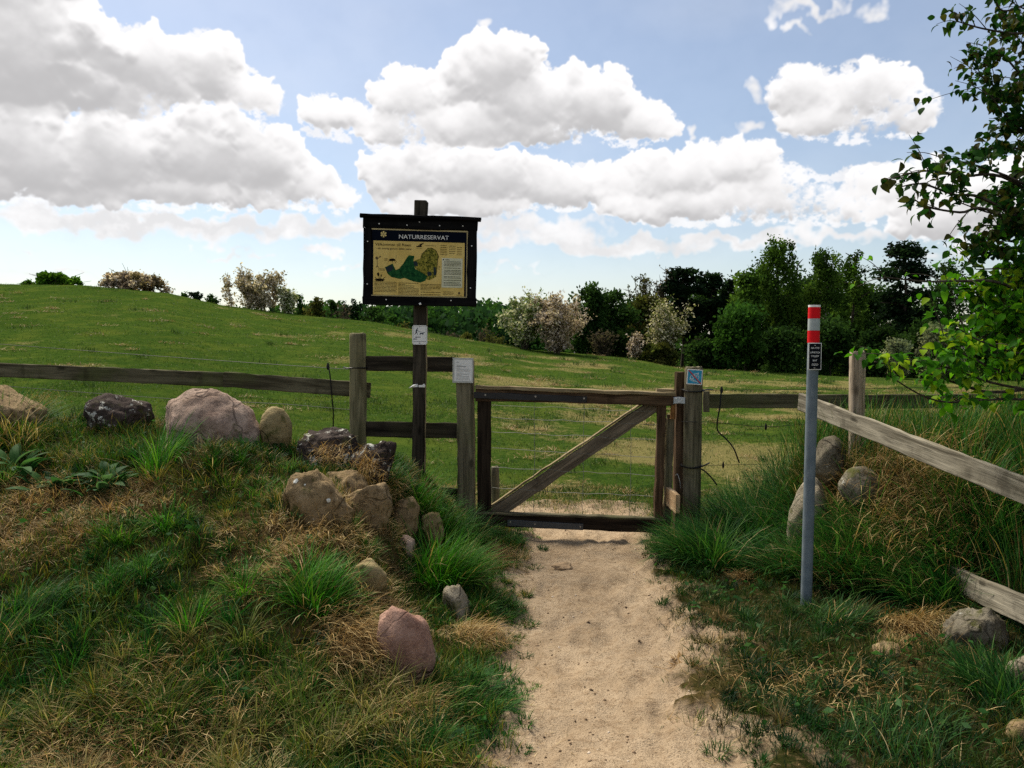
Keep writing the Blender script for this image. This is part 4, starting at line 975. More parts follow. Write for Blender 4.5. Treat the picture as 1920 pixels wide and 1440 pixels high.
# ================================================================= grass
def blades(name, pos, az, ln, wd, lean, bend, col, m, segs=2, twist=.6):
    """one mesh of tapering bent blades; every argument is an array over the blades"""
    n = len(pos); az = np.asarray(az); d = np.stack([np.cos(az), np.sin(az), np.zeros(n)], 1)
    ta = az + np.pi / 2 + R.normal(0, twist, n); wv = np.stack([np.cos(ta), np.sin(ta), np.zeros(n)], 1)
    p = np.array(pos, float); rings = []; th = np.array(lean, float)
    for k in range(segs + 1):
        t = k / segs
        wk = wd * (1 - .35 * t) * .5 if k < segs else None
        if k < segs:
            rings.append(p - wv * wk[:, None]); rings.append(p + wv * wk[:, None])
        else: rings.append(p.copy())
        if k < segs:
            s = (ln / segs)[:, None]; a = th + np.asarray(bend) * (t + .5 / segs)
            p = p + s * (d * np.sin(a)[:, None] + np.array([0, 0, 1.0]) * np.cos(a)[:, None])
    vp = 2 * segs + 1
    V = np.stack(rings, 1).reshape(-1, 3)
    base = (np.arange(n) * vp)[:, None]; fl = []
    F4 = np.concatenate([base + np.array([2 * k, 2 * k + 1, 2 * k + 3, 2 * k + 2]) for k in range(segs - 1)], 1) if segs > 1 else np.zeros((n, 0), int)
    F3 = base + np.array([2 * segs - 2, 2 * segs - 1, 2 * segs])
    flat = np.concatenate([F4, F3], 1).ravel(); sizes = np.tile([4] * (segs - 1) + [3], n)
    return np_mesh(name, V, flat, sizes, np.repeat(np.asarray(col, np.float32), vp, 0))
M_grass = blade_mat('grass_blades', .35, .6, .12); M_straw = blade_mat('dry_grass_blades', .2, .75, .15); M_leaf = blade_mat('broad_leaves', .45, .6, .06)
GREENS = np.array([(.020, .082, .006), (.038, .105, .008), (.013, .060, .012), (.070, .125, .012), (.009, .042, .008)])
OLIVES = np.array([(.165, .14, .022), (.105, .105, .014), (.235, .19, .05), (.065, .082, .010)])
STRAWS = np.array([(.36, .265, .12), (.27, .185, .075), (.48, .38, .20), (.20, .13, .05), (.32, .20, .08)])
BRIGHT = np.array([(.028, .150, .006), (.045, .18, .008), (.02, .11, .006), (.085, .20, .015)])
DEEP = np.array([(.012, .078, .010), (.022, .105, .010), (.008, .054, .010), (.042, .13, .018), (.07, .165, .025)])
OLG = np.concatenate([OLIVES, GREENS, GREENS])
def pick(pal, n, jit=.18):
    return pal[R.integers(0, len(pal), n)] * (1 + R.normal(0, jit, n))[:, None].clip(.5, 1.6)
def grass_col(dry, n):
    r = R.random(n); w = np.clip(dry, 0, 1)
    c = pick(GREENS, n); o = pick(OLIVES, n); s = pick(STRAWS, n)
    io = r < .18 + .55 * w; is_ = r < np.clip((w - .28) * 1.15, 0.03, .92)
    c = np.where(io[:, None], o, c); c = np.where(is_[:, None], s, c)
    return c, is_
def in_view(x, y, z, mx=.25):
    d = np.abs(x) - (y * .667 + .3)
    return ((d < 0) | ((d < 2.0) & (R.random(len(x)) < .55))) & (y > 2.2)
def occupied(x, y, shrink=.8):
    k = np.zeros(len(x), bool)
    return k

CLEAR = [(BO[i][0].x + dx, BO[i][0].y - BO[i][1] * 1.0, BO[i][2] * k) for i, dx, k in ((13, .06, .95), (7, 0, .8), (8, 0, .6), (5, 0, .9), (4, 0, .8), (20, 0, .8))]
def near_turf():
    Ps, As, Ls, Ws, Le, Be, Cs = [], [], [], [], [], [], []
    def region(n, x0, x1, y0, y1, yp=1.0):
        y = y0 + (y1 - y0) * R.random(n) ** yp; x = x0 + (x1 - x0) * R.random(n)
        # gather part of the blades into tussocks
        k = n // 2; tn = max(10, n // 45); tx, ty = R.uniform(x0, x1, tn), y0 + (y1 - y0) * R.random(tn) ** yp
        ti = R.integers(0, tn, k); ox, oy = R.normal(0, .022, k), R.normal(0, .022, k)
        x[:k] = tx[ti] + ox; y[:k] = ty[ti] + oy
        z = height(x, y); sm = sand_mask(x, y)
        keep = in_view(x, y, z) & (R.random(n) > sm * 1.02) & ((sm < .25) | (R.random(n) > .2))
        px_, py_ = x, y
        # thinner on the trampled sandy verge
        thin = fbm(x * 4.2, y * 4.2, 3, 61); out = (x - path_r(y)) / .95; verge = (x > .7) & (out < 1) & (y < 5.6)
        keep &= ~(verge & (thin > .42 + .26 * out.clip(0, 1)) & (R.random(n) < .88 - .45 * out.clip(0, 1)))
        az0 = R.uniform(0, 2 * np.pi, n); az0[:k] = np.arctan2(oy, ox) + R.normal(0, .5, k)
        for cx, cy, cr in CLEAR: keep &= ~(((x - cx) ** 2 + (y - cy) ** 2 < cr * cr) & (R.random(n) < .85))
        x, y, z, az = x[keep], y[keep], z[keep], az0[keep]; n2 = len(x)
        patch = fbm(x * 9, y * 9, 3, 88); dry = np.clip(dryness(x, y) + (patch - .5) * 1.3, 0, 1); col, st = grass_col(dry, n2); col = col * (.45 + 1.1 * fbm(x * 14 + 3, y * 14, 2, 89))[:, None]
        gx, gy = normal_at(x, y); down = np.arctan2(-gy, -gx); slope = np.hypot(gx, gy)
        mixd = st & (R.random(n2) < .75) & (slope > .2)
        az = np.where(mixd, down + R.normal(0, .7, n2), az)
        lush = np.zeros(n2)
        for a, b_, r, w in LUSHW: lush = np.maximum(lush, w * np.exp(-((x - a) ** 2 + (y - b_) ** 2) / (r * r)))
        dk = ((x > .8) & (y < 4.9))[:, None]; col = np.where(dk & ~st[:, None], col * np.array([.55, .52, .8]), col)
        L_ = .74 * (.045 + .05 * R.random(n2) + .05 * (R.random(n2) ** 3)) * (1 + .75 * lush) * np.where(st, 1.25, 1.0)
        L_ = L_ * np.where((x > .8) & (x < 2.2) & (y < 5), .72, 1.0) * np.where((x < path_l(y) + .1) & (y < 3.4) & (x < -.35), 1.5, 1.0)
        lean = np.where(st, R.uniform(.7, 1.45, n2), np.abs(R.normal(.35, .35, n2))); bend = np.where(st, R.uniform(-.2, .9, n2), R.uniform(.1, 1.2, n2))
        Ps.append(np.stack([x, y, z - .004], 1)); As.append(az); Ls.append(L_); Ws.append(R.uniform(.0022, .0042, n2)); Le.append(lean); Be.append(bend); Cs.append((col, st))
    region(245000, -6.4, .5, 2.3, 6.7, .85)
    region(225000, .6, 6.4, 2.3, 7.0, .8)
    region(26000, -1.5, 2.2, 6.4, 8.2)
    P_ = np.concatenate(Ps); A_ = np.concatenate(As); L_ = np.concatenate(Ls); W_ = np.concatenate(Ws); E_ = np.concatenate(Le); B_ = np.concatenate(Be)
    C_ = np.concatenate([c for c, s in Cs]); S_ = np.concatenate([s for c, s in Cs])
    for nm, sel, m, lab in (('grass', ~S_, M_grass, 'short green and olive grass covering the banks and path edges'), ('dry_grass', S_, M_straw, 'matted straw coloured dead grass on the banks')):
        tag(put(nm, blades(nm, P_[sel], A_[sel], L_[sel], W_[sel], E_[sel], B_[sel], C_[sel], m, 2), m), lab, 'grass', kind='stuff')
near_turf()

def straw_drape():
    """long dead blades hanging over stones and down the bank, and lying along the bottom left"""
    Ps, As, Ls, Ws, Le, Be, Cs = [], [], [], [], [], [], []
    for px, py, r, n, ln, azd, spread, up in ((655, 1205, .13, 620, .22, -35, .5, .15), (640, 1240, .12, 300, .2, -30, .6, .12), (690, 930, .08, 420, .16, -80, .6, .5), (745, 1330, .14, 420, .16, -20, .8, .05), (70, 775, .25, 900, .2, -70, .8, .5), (620, 880, .1, 240, .14, -60, 1.2, .3), (735, 960, .08, 260, .16, -60, 1.0, .4), (640, 1010, .15, 300, .13, -60, 1.2, .1), (925, 1045, .12, 500, .14, -25, .6, .03),
        (885, 1190, .12, 500, .15, -30, .6, .04), (240, 780, .3, 600, .16, -60, 1.0, .06), (90, 930, .28, 480, .15, -70, 1.0, .05), (600, 1000, .22, 360, .13, -60, .9, .06), (300, 1250, .2, 160, .16, -80, 1.2, .1), (330, 1425, .26, 900, .16, -90, 3.0, .04), (90, 1425, .26, 900, .16, -90, 3.0, .04), (230, 1330, .15, 160, .16, -60, 2.0, .03), (560, 1330, .3, 500, .15, -60, 2.0, .03),
        (1700, 1180, .09, 520, .17, -100, .5, .10), (1740, 1170, .08, 300, .15, -80, .7, .10), (1386, 1082, .06, 240, .08, -90, 1.5, .03), (1690, 960, .3, 1300, .3, -100, 1.4, .5), (1760, 1010, .25, 900, .28, -110, 1.4, .5), (1610, 880, .2, 400, .26, -100, 1.4, .12), (1590, 770, .22, 420, .36, 120, .9, .25), (1650, 1060, .2, 300, .22, -100, .9, .1), (1560, 940, .15, 260, .22, -110, .7, .1), (1480, 1280, .3, 300, .1, 0, 3.0, .01), (1640, 1290, .3, 260, .12, 0, 3.0, .01)):
        c = G(px, py); a = R.normal(0, r * .6, n); b_ = R.normal(0, r * .6, n); x, y = c.x + a, c.y + b_; z = height(x, y)
        Ps.append(np.stack([x, y, z + up * R.random(n) * .5], 1)); As.append(rad(azd) + R.normal(0, spread, n)); Ls.append(ln * R.uniform(.45, 1.2, n)); Ws.append(R.uniform(.002, .0036, n))
        Le.append(R.uniform(.5, 1.3, n)); Be.append(R.uniform(.3, 1.5, n)); Cs.append(pick(STRAWS, n, .2) * np.array([1.0, .95, .85]))
    c = np.concatenate
    tag(put('straw', blades('straw', c(Ps), c(As), c(Ls), c(Ws), c(Le), c(Be), c(Cs), M_straw, 3), M_straw), 'long dead straw drooping over the stones and lying on the bank', 'dead grass', kind='stuff')
straw_drape()

def bank_tussocks():
    """coarser wiry tussocks, each of one colour, all over the banks"""
    Ps, As, Ls, Ws, Le, Be, Cs = [], [], [], [], [], [], []
    m = 800
    for i in range(m):
        if i < 430: y = 2.55 + 3.2 * R.random() ** 1.15; x = R.uniform(-min(4, .68 * y + .3), -.25)
        else: y = 2.6 + 3.4 * R.random(); x = R.uniform(.95, .68 * y + .3)
        if i >= 620: y = 2.6 + 4.2 * R.random(); x = float(path_l(y) - R.uniform(-.10, .16)) if R.random() < .5 else float(path_r(y) + R.uniform(-.10, .3))
        if (i < 620 and sand_mask(np.array([x]), np.array([y]))[0] > .4) or any((x - cx) ** 2 + (y - cy) ** 2 < cr * cr for cx, cy, cr in CLEAR): continue
        d = float(dryness(np.array([x]), np.array([y]))[0]) + R.normal(0, .22); low = i < 430 and y < 3.5
        pal, st = (STRAWS, 1) if d > .66 else (OLG, 0) if d > .12 else (DEEP, 0)
        if low and R.random() < .5: pal, st = np.array([(.20, .20, .06), (.14, .17, .04), (.09, .14, .025), (.36, .30, .14)]), 0
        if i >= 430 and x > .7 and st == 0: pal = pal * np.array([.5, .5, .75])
        n = int(R.uniform(34, 100)); r = R.uniform(.02, .06); a = R.uniform(0, 6.283, n); q = r * np.sqrt(R.random(n)); bx, by = x + q * np.cos(a), y + q * np.sin(a)
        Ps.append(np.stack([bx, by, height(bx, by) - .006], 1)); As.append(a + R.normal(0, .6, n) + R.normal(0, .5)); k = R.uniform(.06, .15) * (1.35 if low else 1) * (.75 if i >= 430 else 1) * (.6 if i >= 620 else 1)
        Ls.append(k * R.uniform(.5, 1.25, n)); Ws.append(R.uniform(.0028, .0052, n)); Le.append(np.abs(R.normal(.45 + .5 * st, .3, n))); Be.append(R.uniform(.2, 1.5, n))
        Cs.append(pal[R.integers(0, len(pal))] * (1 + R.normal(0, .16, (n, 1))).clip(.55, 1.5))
    c = np.concatenate
    tag(put('wiry_grass', blades('wiry_grass', c(Ps), c(As), c(Ls), c(Ws), c(Le), c(Be), c(Cs), M_grass, 3), M_grass), 'wiry little tussocks dotted all over both banks', 'grass', kind='stuff')
bank_tussocks()
def stone_fringe():
    """turf creeping up round the foot of every stone"""
    X, Y, A = [], [], []
    for c, r, w in BO:
        k = int(260 * max(.3, w / .4)); a = R.uniform(0, 2 * np.pi, k); q = r * R.uniform(.72, 1.18, k); X.append(c.x + w * 1.02 * np.cos(a) * R.uniform(.85, 1.2, k)); Y.append(c.y + r * np.sin(a) * R.uniform(.8, 1.2, k)); A.append(a)
    x, y, a = np.concatenate(X), np.concatenate(Y), np.concatenate(A); n = len(x); col, st = grass_col(np.clip(dryness(x, y) + .15, 0, 1), n)
    tag(put('fringe_grass', blades('fringe_grass', np.stack([x, y, height(x, y) - .005], 1), a + np.pi + R.normal(0, 1.3, n), R.uniform(.05, .15, n), R.uniform(.0025, .004, n), np.abs(R.normal(.25, .3, n)), R.uniform(0, 1.2, n), col, M_grass, 3), M_grass), 'grass growing up round the feet of the stones', 'grass', kind='stuff')
stone_fringe()
def tuft(label, px, py, r, n, ln, pal, lean_az=None, lean=.25, wd=.0045, dz=0, name='grass_tuft', at=None, strawshare=.04, group='single tussocks of taller grass'):
    c = at or G(px, py); a = R.uniform(0, 2 * np.pi, n); q = r * np.sqrt(R.random(n)); x, y = c.x + q * np.cos(a), c.y + q * np.sin(a); z = height(x, y) + dz
    az = a + R.normal(0, .5, n)
    if lean_az is not None: az = np.where(R.random(n) < .62, rad(lean_az) + R.normal(0, .55, n), az)
    col = pick(pal, n, .2); st = R.random(n) < strawshare; col[st] = pick(STRAWS, int(st.sum()))
    L_ = ln * R.uniform(.45, 1.1, n); le = np.abs(R.normal(lean, .2, n)) + q / r * .25
    me = blades(name, np.stack([x - c.x, y - c.y, z - c.z - .01], 1), az, L_, wd * R.uniform(.6, 1.2, n), le, R.uniform(.25, 1.35, n), col, M_grass, 4, .4)
    return tag(put(name, me, M_grass, None, Matrix.Translation(c)), label, 'grass tussock', group)
tuft('bright green dense tussock on the bank beside the yellowish stone', 590, 1128, .10, 620, .30, BRIGHT, 60, .3)
tuft('tall bright tussock arching over the bank edge towards the path', 828, 1108, .15, 1100, .44, BRIGHT, -5, .25, .0052)
tuft('second arching tussock just below the sign pole foot', 812, 985, .14, 650, .36, BRIGHT, 0, .35, .005)
tuft('tussock at the foot of the left gate post', 870, 1020, .12, 520, .34, DEEP, -10, .3)
tuft('tall thin bladed tussock in front of the largest boulder', 300, 880, .12, 380, .36, BRIGHT, 70, .15, .005)
tuft('long drooping tussock over the pale boulder at the left edge', 5, 800, .24, 1100, .40, DEEP, 20, .35, .005)
tuft('sprig of green blades in the middle of the left bank', 355, 1180, .05, 90, .24, BRIGHT, None, .2)
tuft('small light tussock above the middle of the left bank', 225, 1010, .09, 220, .16, BRIGHT, None, .35)
tuft('broad bladed tussock below the largest boulder', 310, 990, .09, 160, .20, BRIGHT, None, .5, .007)
tuft('short tussock at the foot of the largest pinkish boulder', 400, 872, .2, 420, .14, OLG, None, .4, .004, strawshare=.25)
tuft('green tussock growing beside the humped dark boulder', 735, 905, .10, 320, .22, DEEP, 0, .3)
tuft('low green tussock on the turf left of the spotted boulder', 490, 930, .08, 150, .13, BRIGHT, None, .4)
tuft('grass growing at the very left edge of the lower bank', 40, 1190, .14, 420, .26, DEEP, 30, .3)
tuft('small tussock left of the dock rosette on the bank', 455, 1110, .06, 140, .18, BRIGHT, None, .3)
tuft('grey green tussock along the bottom of the bank', 310, 1330, .16, 420, .22, OLG, 30, .4)
tuft('grey green tussock near the lower left corner', 130, 1360, .18, 420, .2, OLG, 20, .4)
tuft('dark green grass clump between reddish boulder and path', 880, 1300, .20, 1500, .13, DEEP, -20, .5, .004)
tuft('dark green grass clump at the path edge above the reddish boulder', 915, 1140, .17, 1300, .13, DEEP, -20, .5, .004)
tuft('dark grass clump under the hinge end of the gate', 945, 1015, .14, 800, .13, DEEP, -20, .5, .004)
tuft('small pointed tussock at the bottom edge left of the path', 800, 1400, .10, 350, .14, DEEP, 0, .4, .004)
tuft('tussock hugging the foot of the gate post with the blue sign', 1262, 1040, .11, 520, .30, DEEP, 170, .3)
tuft('lush tussock leaning towards the path right of the gate', 1330, 1050, .20, 1500, .46, DEEP, 165, .4, .005)
tuft('lush tall tussock in the middle of the clump right of the gate', 1395, 1020, .22, 1500, .52, DEEP, 150, .35, .005)
tuft('bright tussock at the back of the clump right of the gate', 1420, 985, .24, 1300, .5, DEEP, 120, .25, .005)
tuft('dark tussock left of the steel marker pole', 1465, 1010, .18, 800, .44, DEEP, 160, .35, .005)
tuft('lush tussock right behind the steel marker pole', 1575, 1060, .22, 1300, .5, DEEP, 170, .3, .005)
tuft('tall tussock under the slanting silvered rail', 1640, 1060, .22, 900, .46, DEEP, 150, .3, .005)
tuft('low tussock at the foot of the steel marker pole', 1570, 1165, .14, 500, .2, DEEP * .6, 0, .45, .0045)
tuft('olive tussock right of the slanted rail middle', 1710, 1080, .2, 500, .30, OLG, 200, .45, .004)
tuft('deep green tussock above the broken lower rail', 1850, 1060, .24, 1100, .46, DEEP, 200, .3, .005, at=Vector((2.85, 4.75, hz(2.85, 4.75))))
tuft('long bladed tussock in front of the rounded grey boulder', 1870, 1300, .13, 600, .26, DEEP * .7, 100, .35, .005)
tuft('dark tussock in the lower right grass', 1690, 1390, .22, 800, .14, DEEP * .6, 60, .5, .004)
tuft('wiry olive tussock behind the tall pale stone', 1500, 905, .14, 300, .36, OLG, 130, .3, .004)

tuft('straw mixed tussock in front of the grey stones by the marker pole', 0, 0, .16, 480, .32, OLG, 200, .35, .004, at=Vector((2.16, 4.86, hz(2.16, 4.86))), strawshare=.4)
tuft('green tussock between the two grey stones behind the marker pole', 0, 0, .14, 420, .34, DEEP, 180, .3, .0045, at=Vector((2.02, 5.05, hz(2.02, 5.05))), strawshare=.15)
tuft('deep green tussock covering the foot of the larger grey stone', 0, 0, .16, 600, .36, DEEP, 190, .3, .005, at=Vector((2.26, 4.78, hz(2.26, 4.78))))
tuft('tall green tussock under the middle of the slanting rail', 0, 0, .2, 800, .46, DEEP, 160, .3, .005, at=Vector((2.5, 4.5, hz(2.5, 4.5))))
tuft('green tussock beside the foot of the tall pale stone', 0, 0, .14, 520, .38, DEEP, 150, .3, .005, at=Vector((1.86, 5.15, hz(1.86, 5.15))))
tuft('yellowish tussock right of the larger grey stone', 0, 0, .16, 480, .36, OLG, 150, .4, .004, at=Vector((2.45, 4.9, hz(2.45, 4.9))), strawshare=.35)
tuft('shaggy tussock half covering the pale boulder at the left edge', 0, 0, .2, 800, .30, OLG, -60, .5, .0045, at=Vector((-3.45, 5.2, hz(-3.45, 5.2))), strawshare=.3)
def tall_grass():
    n = 24000; x = R.uniform(2.2, 6.4, n); y = R.uniform(3.9, 7.0, n); tn = 640; tx, ty = R.uniform(2.2, 6.4, tn), R.uniform(3.9, 7.0, tn); ti = R.integers(0, tn, n)
    ox, oy = R.normal(0, .05, n), R.normal(0, .05, n); x = tx[ti] + ox; y = ty[ti] + oy
    k = in_view(x, y, None) & (x > 2.34 + .45 * (5.0 - y).clip(0, 2)); x, y, ti, ox, oy = x[k], y[k], ti[k], ox[k], oy[k]; n = len(x)
    u = R.random(n); col = pick(DEEP, n, .2); col = np.where((u < .22)[:, None], pick(OLIVES, n), col); col = np.where((u < .07)[:, None], pick(STRAWS, n), col)
    L_ = R.uniform(.25, .62, n) * (.75 + .25 * R.random(640)[ti]); az = np.arctan2(oy, ox) + R.normal(0, .6, n)
    tag(put('tall_grass', blades('tall_grass', np.stack([x, y, height(x, y) - .01], 1), az, L_, R.uniform(.003, .0055, n), np.abs(R.normal(.15, .18, n)), R.uniform(.1, 1.1, n), col, M_grass, 4, .5), M_grass), 'tall rank grass on top of the right bank behind the slanting rail', 'grass', kind='stuff')
tall_grass()

def pasture():
    n1, n2 = 105000, 140000
    Y = np.concatenate([6.9 + (15 - 6.9) * R.random(n1) ** 1.1, 13 + (43 - 13) * R.random(n2) ** 1.5]); u = R.uniform(-.85, .85, n1 + n2); X = u * Y + R.normal(0, .1, n1 + n2)
    k = R.random(len(X)) > sand_mask(X, Y); X, Y = X[k], Y[k]; n = len(X)
    k = (fbm(X * 1.1, Y * 1.1, 3, 71) + R.normal(0, .12, n)) > .42; X, Y = X[k], Y[k]; n = len(X)
    dry = dryness(X, Y); u = R.random(n); s = np.sqrt(Y / 9)
    col = pick(np.array([(.022, .060, .006), (.040, .082, .009), (.014, .045, .006), (.072, .10, .014)]), n); st = u < np.clip(dry * .75 - .12, .01, .6); col[st] = pick(STRAWS * .9, int(st.sum()))
    L_ = R.uniform(.02, .05, n) * s ** .8; W_ = R.uniform(.004, .007, n) * s ** 1.4
    le = np.where(st, R.uniform(1.0, 1.5, n), np.abs(R.normal(.5, .3, n)))
    tag(put('pasture_grass', blades('pasture_grass', np.stack([X, Y, height(X, Y) - .003], 1), R.uniform(0, 6.28, n), L_, W_, le, R.uniform(0, .8, n), col, M_grass, 2), M_grass), 'short grazed grass of the pasture beyond the gate', 'grass', kind='stuff')
    # small heaps of strewn dead grass and darker tussocks over the pasture
    m = 2350; Y = 7.6 + 33 * R.random(m) ** 1.35; u = R.uniform(-.85, .85, m); X = u * Y
    w = R.random(m) < (.06 + .85 * dryness(X, Y) ** 1.2); X, Y = X[w], Y[w]; m = len(X)
    per = 46; ti = np.repeat(np.arange(m), per); sz = (R.uniform(.05, .16, m) * np.sqrt(Y / 10))[ti]
    x = X[ti] + R.normal(0, 1, m * per) * sz; y = Y[ti] + R.normal(0, 1, m * per) * sz * .5; n = len(x); s = np.sqrt(y / 9)
    tone = R.random(m)[ti]; col = pick(STRAWS, n, .15) * (.5 + .4 * tone)[:, None]
    g = tone < .3; col[g] = pick(np.array([(.035, .075, .012), (.05, .09, .018)]), int(g.sum()))
    le = np.where(g, R.uniform(.2, .9, n), R.uniform(.9, 1.5, n))
    tag(put('strewn_hay', blades('strewn_hay', np.stack([x, y, height(x, y) + .004 + .02 * R.random(n) * s], 1), R.uniform(0, 6.28, n), R.uniform(.06, .14, n) * s ** .7, R.uniform(.005, .009, n) * s ** 1.3, le, R.uniform(-.2, .5, n), col, M_straw, 2), M_straw), 'pale tufts of strewn dead grass dotted over the pasture', 'dead grass', kind='stuff')
pasture()

def litter():
    n = 1900; y = 2.6 + 4.4 * R.random(n); x = path_l(y) + (path_r(y) - path_l(y)) * R.choice([.0, 1.0], n) + R.normal(0, .14, n); x[:200] = R.uniform(.0, 2.0, 200); x[200:900] = path_l(y[200:900]) + (path_r(y[200:900]) - path_l(y[200:900])) * R.random(700)
    z = height(x, y) + .004
    tag(put('straw_litter', blades('straw_litter', np.stack([x, y, z], 1), R.uniform(0, 6.28, n), R.uniform(.012, .06, n) * np.where(np.arange(n) > 900, 1.1, .7), R.uniform(.0015, .0028, n), R.uniform(1.4, 1.56, n), R.uniform(-.12, .12, n), pick(STRAWS * .75, n, .4) * np.where((np.arange(n) > 200) & (np.arange(n) < 760), .35, 1.0)[:, None], M_straw, 2), M_straw), 'loose straw stalks lying on the edges of the sandy path', 'straw', kind='stuff')
litter()

# ----------------------------------------------------------------- broad leaved plants: every leaf is a part
def leaf_mesh(name, ln, wd, fold=.25, droop=.5, col=(.04, .10, .02), n=4, wave=.0, lobes=0):
    """a pointed leaf along +X, folded along its midrib and drooping"""
    vs = []; fs = []
    for i in range(n + 1):
        t = i / n; w = wd * .5 * (math.sin(math.pi * min(1, t * .93 + .05)) ** .75) * (1.12 - .35 * t); z = -droop * ln * t * t * .5 + .08 * ln * math.sin(math.pi * t)
        wv = 1 + wave * math.sin(t * 17)
        vs += [(ln * t, -w * wv, z + fold * w), (ln * t, 0, z), (ln * t, w * wv, z + fold * w)]
    for i in range(n):
        a = i * 3; fs += [(a, a + 3, a + 4, a + 1), (a + 1, a + 4, a + 5, a + 2)]
    return np_mesh(name, vs, np.array(fs).ravel(), np.full(len(fs), 4), np.tile(np.array(col, np.float32), (len(vs), 1)), True)
def dock(label, px, py, n, ln, spread, cols, wr=.38, up=(.1, .95), fold=.15):
    c = G(px, py); t = thing('dock_plant', label, 'plant', c, 'broad leaved weeds on the banks'); protos = [leaf_mesh('leaf', 1, wr * random.uniform(.85, 1.15), fold, random.uniform(.3, .9), cc, 5, .05) for cc in cols]
    for me in protos: me.materials.append(M_leaf)
    for i in range(n):
        a = 2 * math.pi * i / n * 1.618 * 2 + random.uniform(-.3, .3); el = random.uniform(*up); s = ln * random.uniform(.6, 1.1); q = spread * random.random()
        p = Vector((c.x + q * math.cos(a), c.y + q * math.sin(a), 0)); p.z = hz(p.x, p.y) + .01
        M = Matrix.Translation(p) @ Matrix.Rotation(a, 4, 'Z') @ Matrix.Rotation(-el, 4, 'Y') @ Matrix.Rotation(random.uniform(-.4, .4), 4, 'X') @ Matrix.Scale(s, 4)
        put('leaf', random.choice(protos), None, t, M)
DK = [(.018, .07, .018), (.03, .095, .024), (.045, .12, .03), (.06, .13, .05)]; GG = [(.05, .085, .055), (.07, .11, .075), (.04, .07, .045)]
dock('leafy dock plant in the dark green patch below the largest boulder', 200, 905, 44, .15, .17, DK, .42)
dock('leafy dock plant left in the dark green patch on the bank', 105, 915, 34, .13, .16, DK, .45)
dock('dock plant at the left edge of the upper bank', 25, 880, 22, .20, .16, DK)
dock('three leaved pale seedling in the dark grass of the lower bank', 160, 1160, 5, .11, .04, GG, .5, (.4, 1.0))
dock('flat grey green rosette on the bank left of the reddish boulder', 612, 1212, 18, .10, .07, GG, .42, (.15, .7))
dock('broad leaf plant at the left edge in the lower grass', 35, 1195, 8, .13, .08, DK, .45)
dock('leafy plant in the lush clump left of the marker pole', 1445, 1030, 22, .22, .10, DK, .26, (.5, 1.2))
dock('low leaves at the left edge near the bottom', 40, 1375, 14, .07, .14, DK, .6, (.2, .7))
dock('small weed beside the tall tussock under the silvered rail', 1590, 1120, 12, .13, .08, DK, .24)

# ================================================================= trees and shrubs
b = NB('bark'); v = b.tc(); n1 = b.noise(b.mapping(v, (6, 6, 1.5)), 3, 5, .65)
M_bark = b.done(b.principled(b.mix(b.ramp(n1, .3, .7), (.022, .017, .012), (.085, .07, .052)), .95, b.bump(n1, .6, .02), 0, .1))
b = NB('birch_bark'); v = b.tc(); n1 = b.noise(b.mapping(v, (3, 3, 9)), 2, 4, .65)
M_birch = b.done(b.principled(b.mix(b.ramp(n1, .45, .6), (.36, .34, .30), (.05, .045, .04)), .9, None, 0, .1))
M_crown = blade_mat('tree_foliage', .45, .8, .02); M_bloss = blade_mat('blossom_petals', .35, .8, .03)
def leaves_geo(pos, size, col, squash=1.0, hang=0.0):
    """small kite shaped leaf sprays, one per point, two triangles each"""
    n = len(pos); a = R.normal(0, 1, (n, 3)); a /= np.linalg.norm(a, axis=1, keepdims=True); b_ = R.normal(0, 1, (n, 3)); a[:, 2] = a[:, 2] * squash - hang; a /= np.linalg.norm(a, axis=1, keepdims=True)
    b_ -= a * (a * b_).sum(1, keepdims=True); b_ /= np.linalg.norm(b_, axis=1, keepdims=True); c = np.cross(a, b_); s = np.asarray(size)[:, None] if np.ndim(size) else size
    V = np.stack([pos - a * s * .6, pos + b_ * s * .36 + c * s * .12 * R.normal(0, 1, (n, 1)), pos + a * s * .65, pos - b_ * s * .36], 1).reshape(-1, 3)
    q = (np.arange(n) * 4)[:, None]; F3 = np.concatenate([q + np.array([0, 1, 2]), q + np.array([0, 2, 3])], 1).ravel()
    return V, F3, np.repeat(np.asarray(col, np.float32), 4, 0)
def ground_weeds():
    n = 5200; x = R.uniform(-4.2, 3.2, n); y = 2.55 + 3.6 * R.random(n) ** .9; m = fbm(x * 3.1, y * 3.1, 3, 95); k = (np.abs(x) < .68 * y + .3) & (sand_mask(x, y) < .2) & (m > .5); x, y = x[k], y[k]; n = len(x)
    V, F3, c = leaves_geo(np.stack([x, y, height(x, y) + R.uniform(.01, .06, n)], 1), R.uniform(.014, .042, n), np.array([(.03, .10, .02), (.045, .12, .03), (.06, .13, .045), (.02, .07, .015)])[R.integers(0, 4, n)] * R.uniform(.7, 1.3, (n, 1)), .35)
    tag(put('ground_weeds', np_mesh('ground_weeds', V, F3, np.full(len(F3) // 3, 3), c), M_leaf), 'small broad weed leaves mixed into the turf of the banks', 'weeds', kind='stuff')
ground_weeds()
def leaf_obj(name, parts, m, parent, label=None, kind=None):
    V, F_, C_, k = [], [], [], 0
    for a, f, c in parts: V.append(a); F_.append(f + k); C_.append(c); k += len(a)
    V = np.concatenate(V); f = np.concatenate(F_); t = np.array(WM[parent].translation) if parent else np.zeros(3)
    me = np_mesh(name, V - t, f, np.full(len(f) // 3, 3), np.concatenate(C_)); o = put(name, me, m, parent, Matrix.Translation(Vector(t)) if parent else None)
    return o
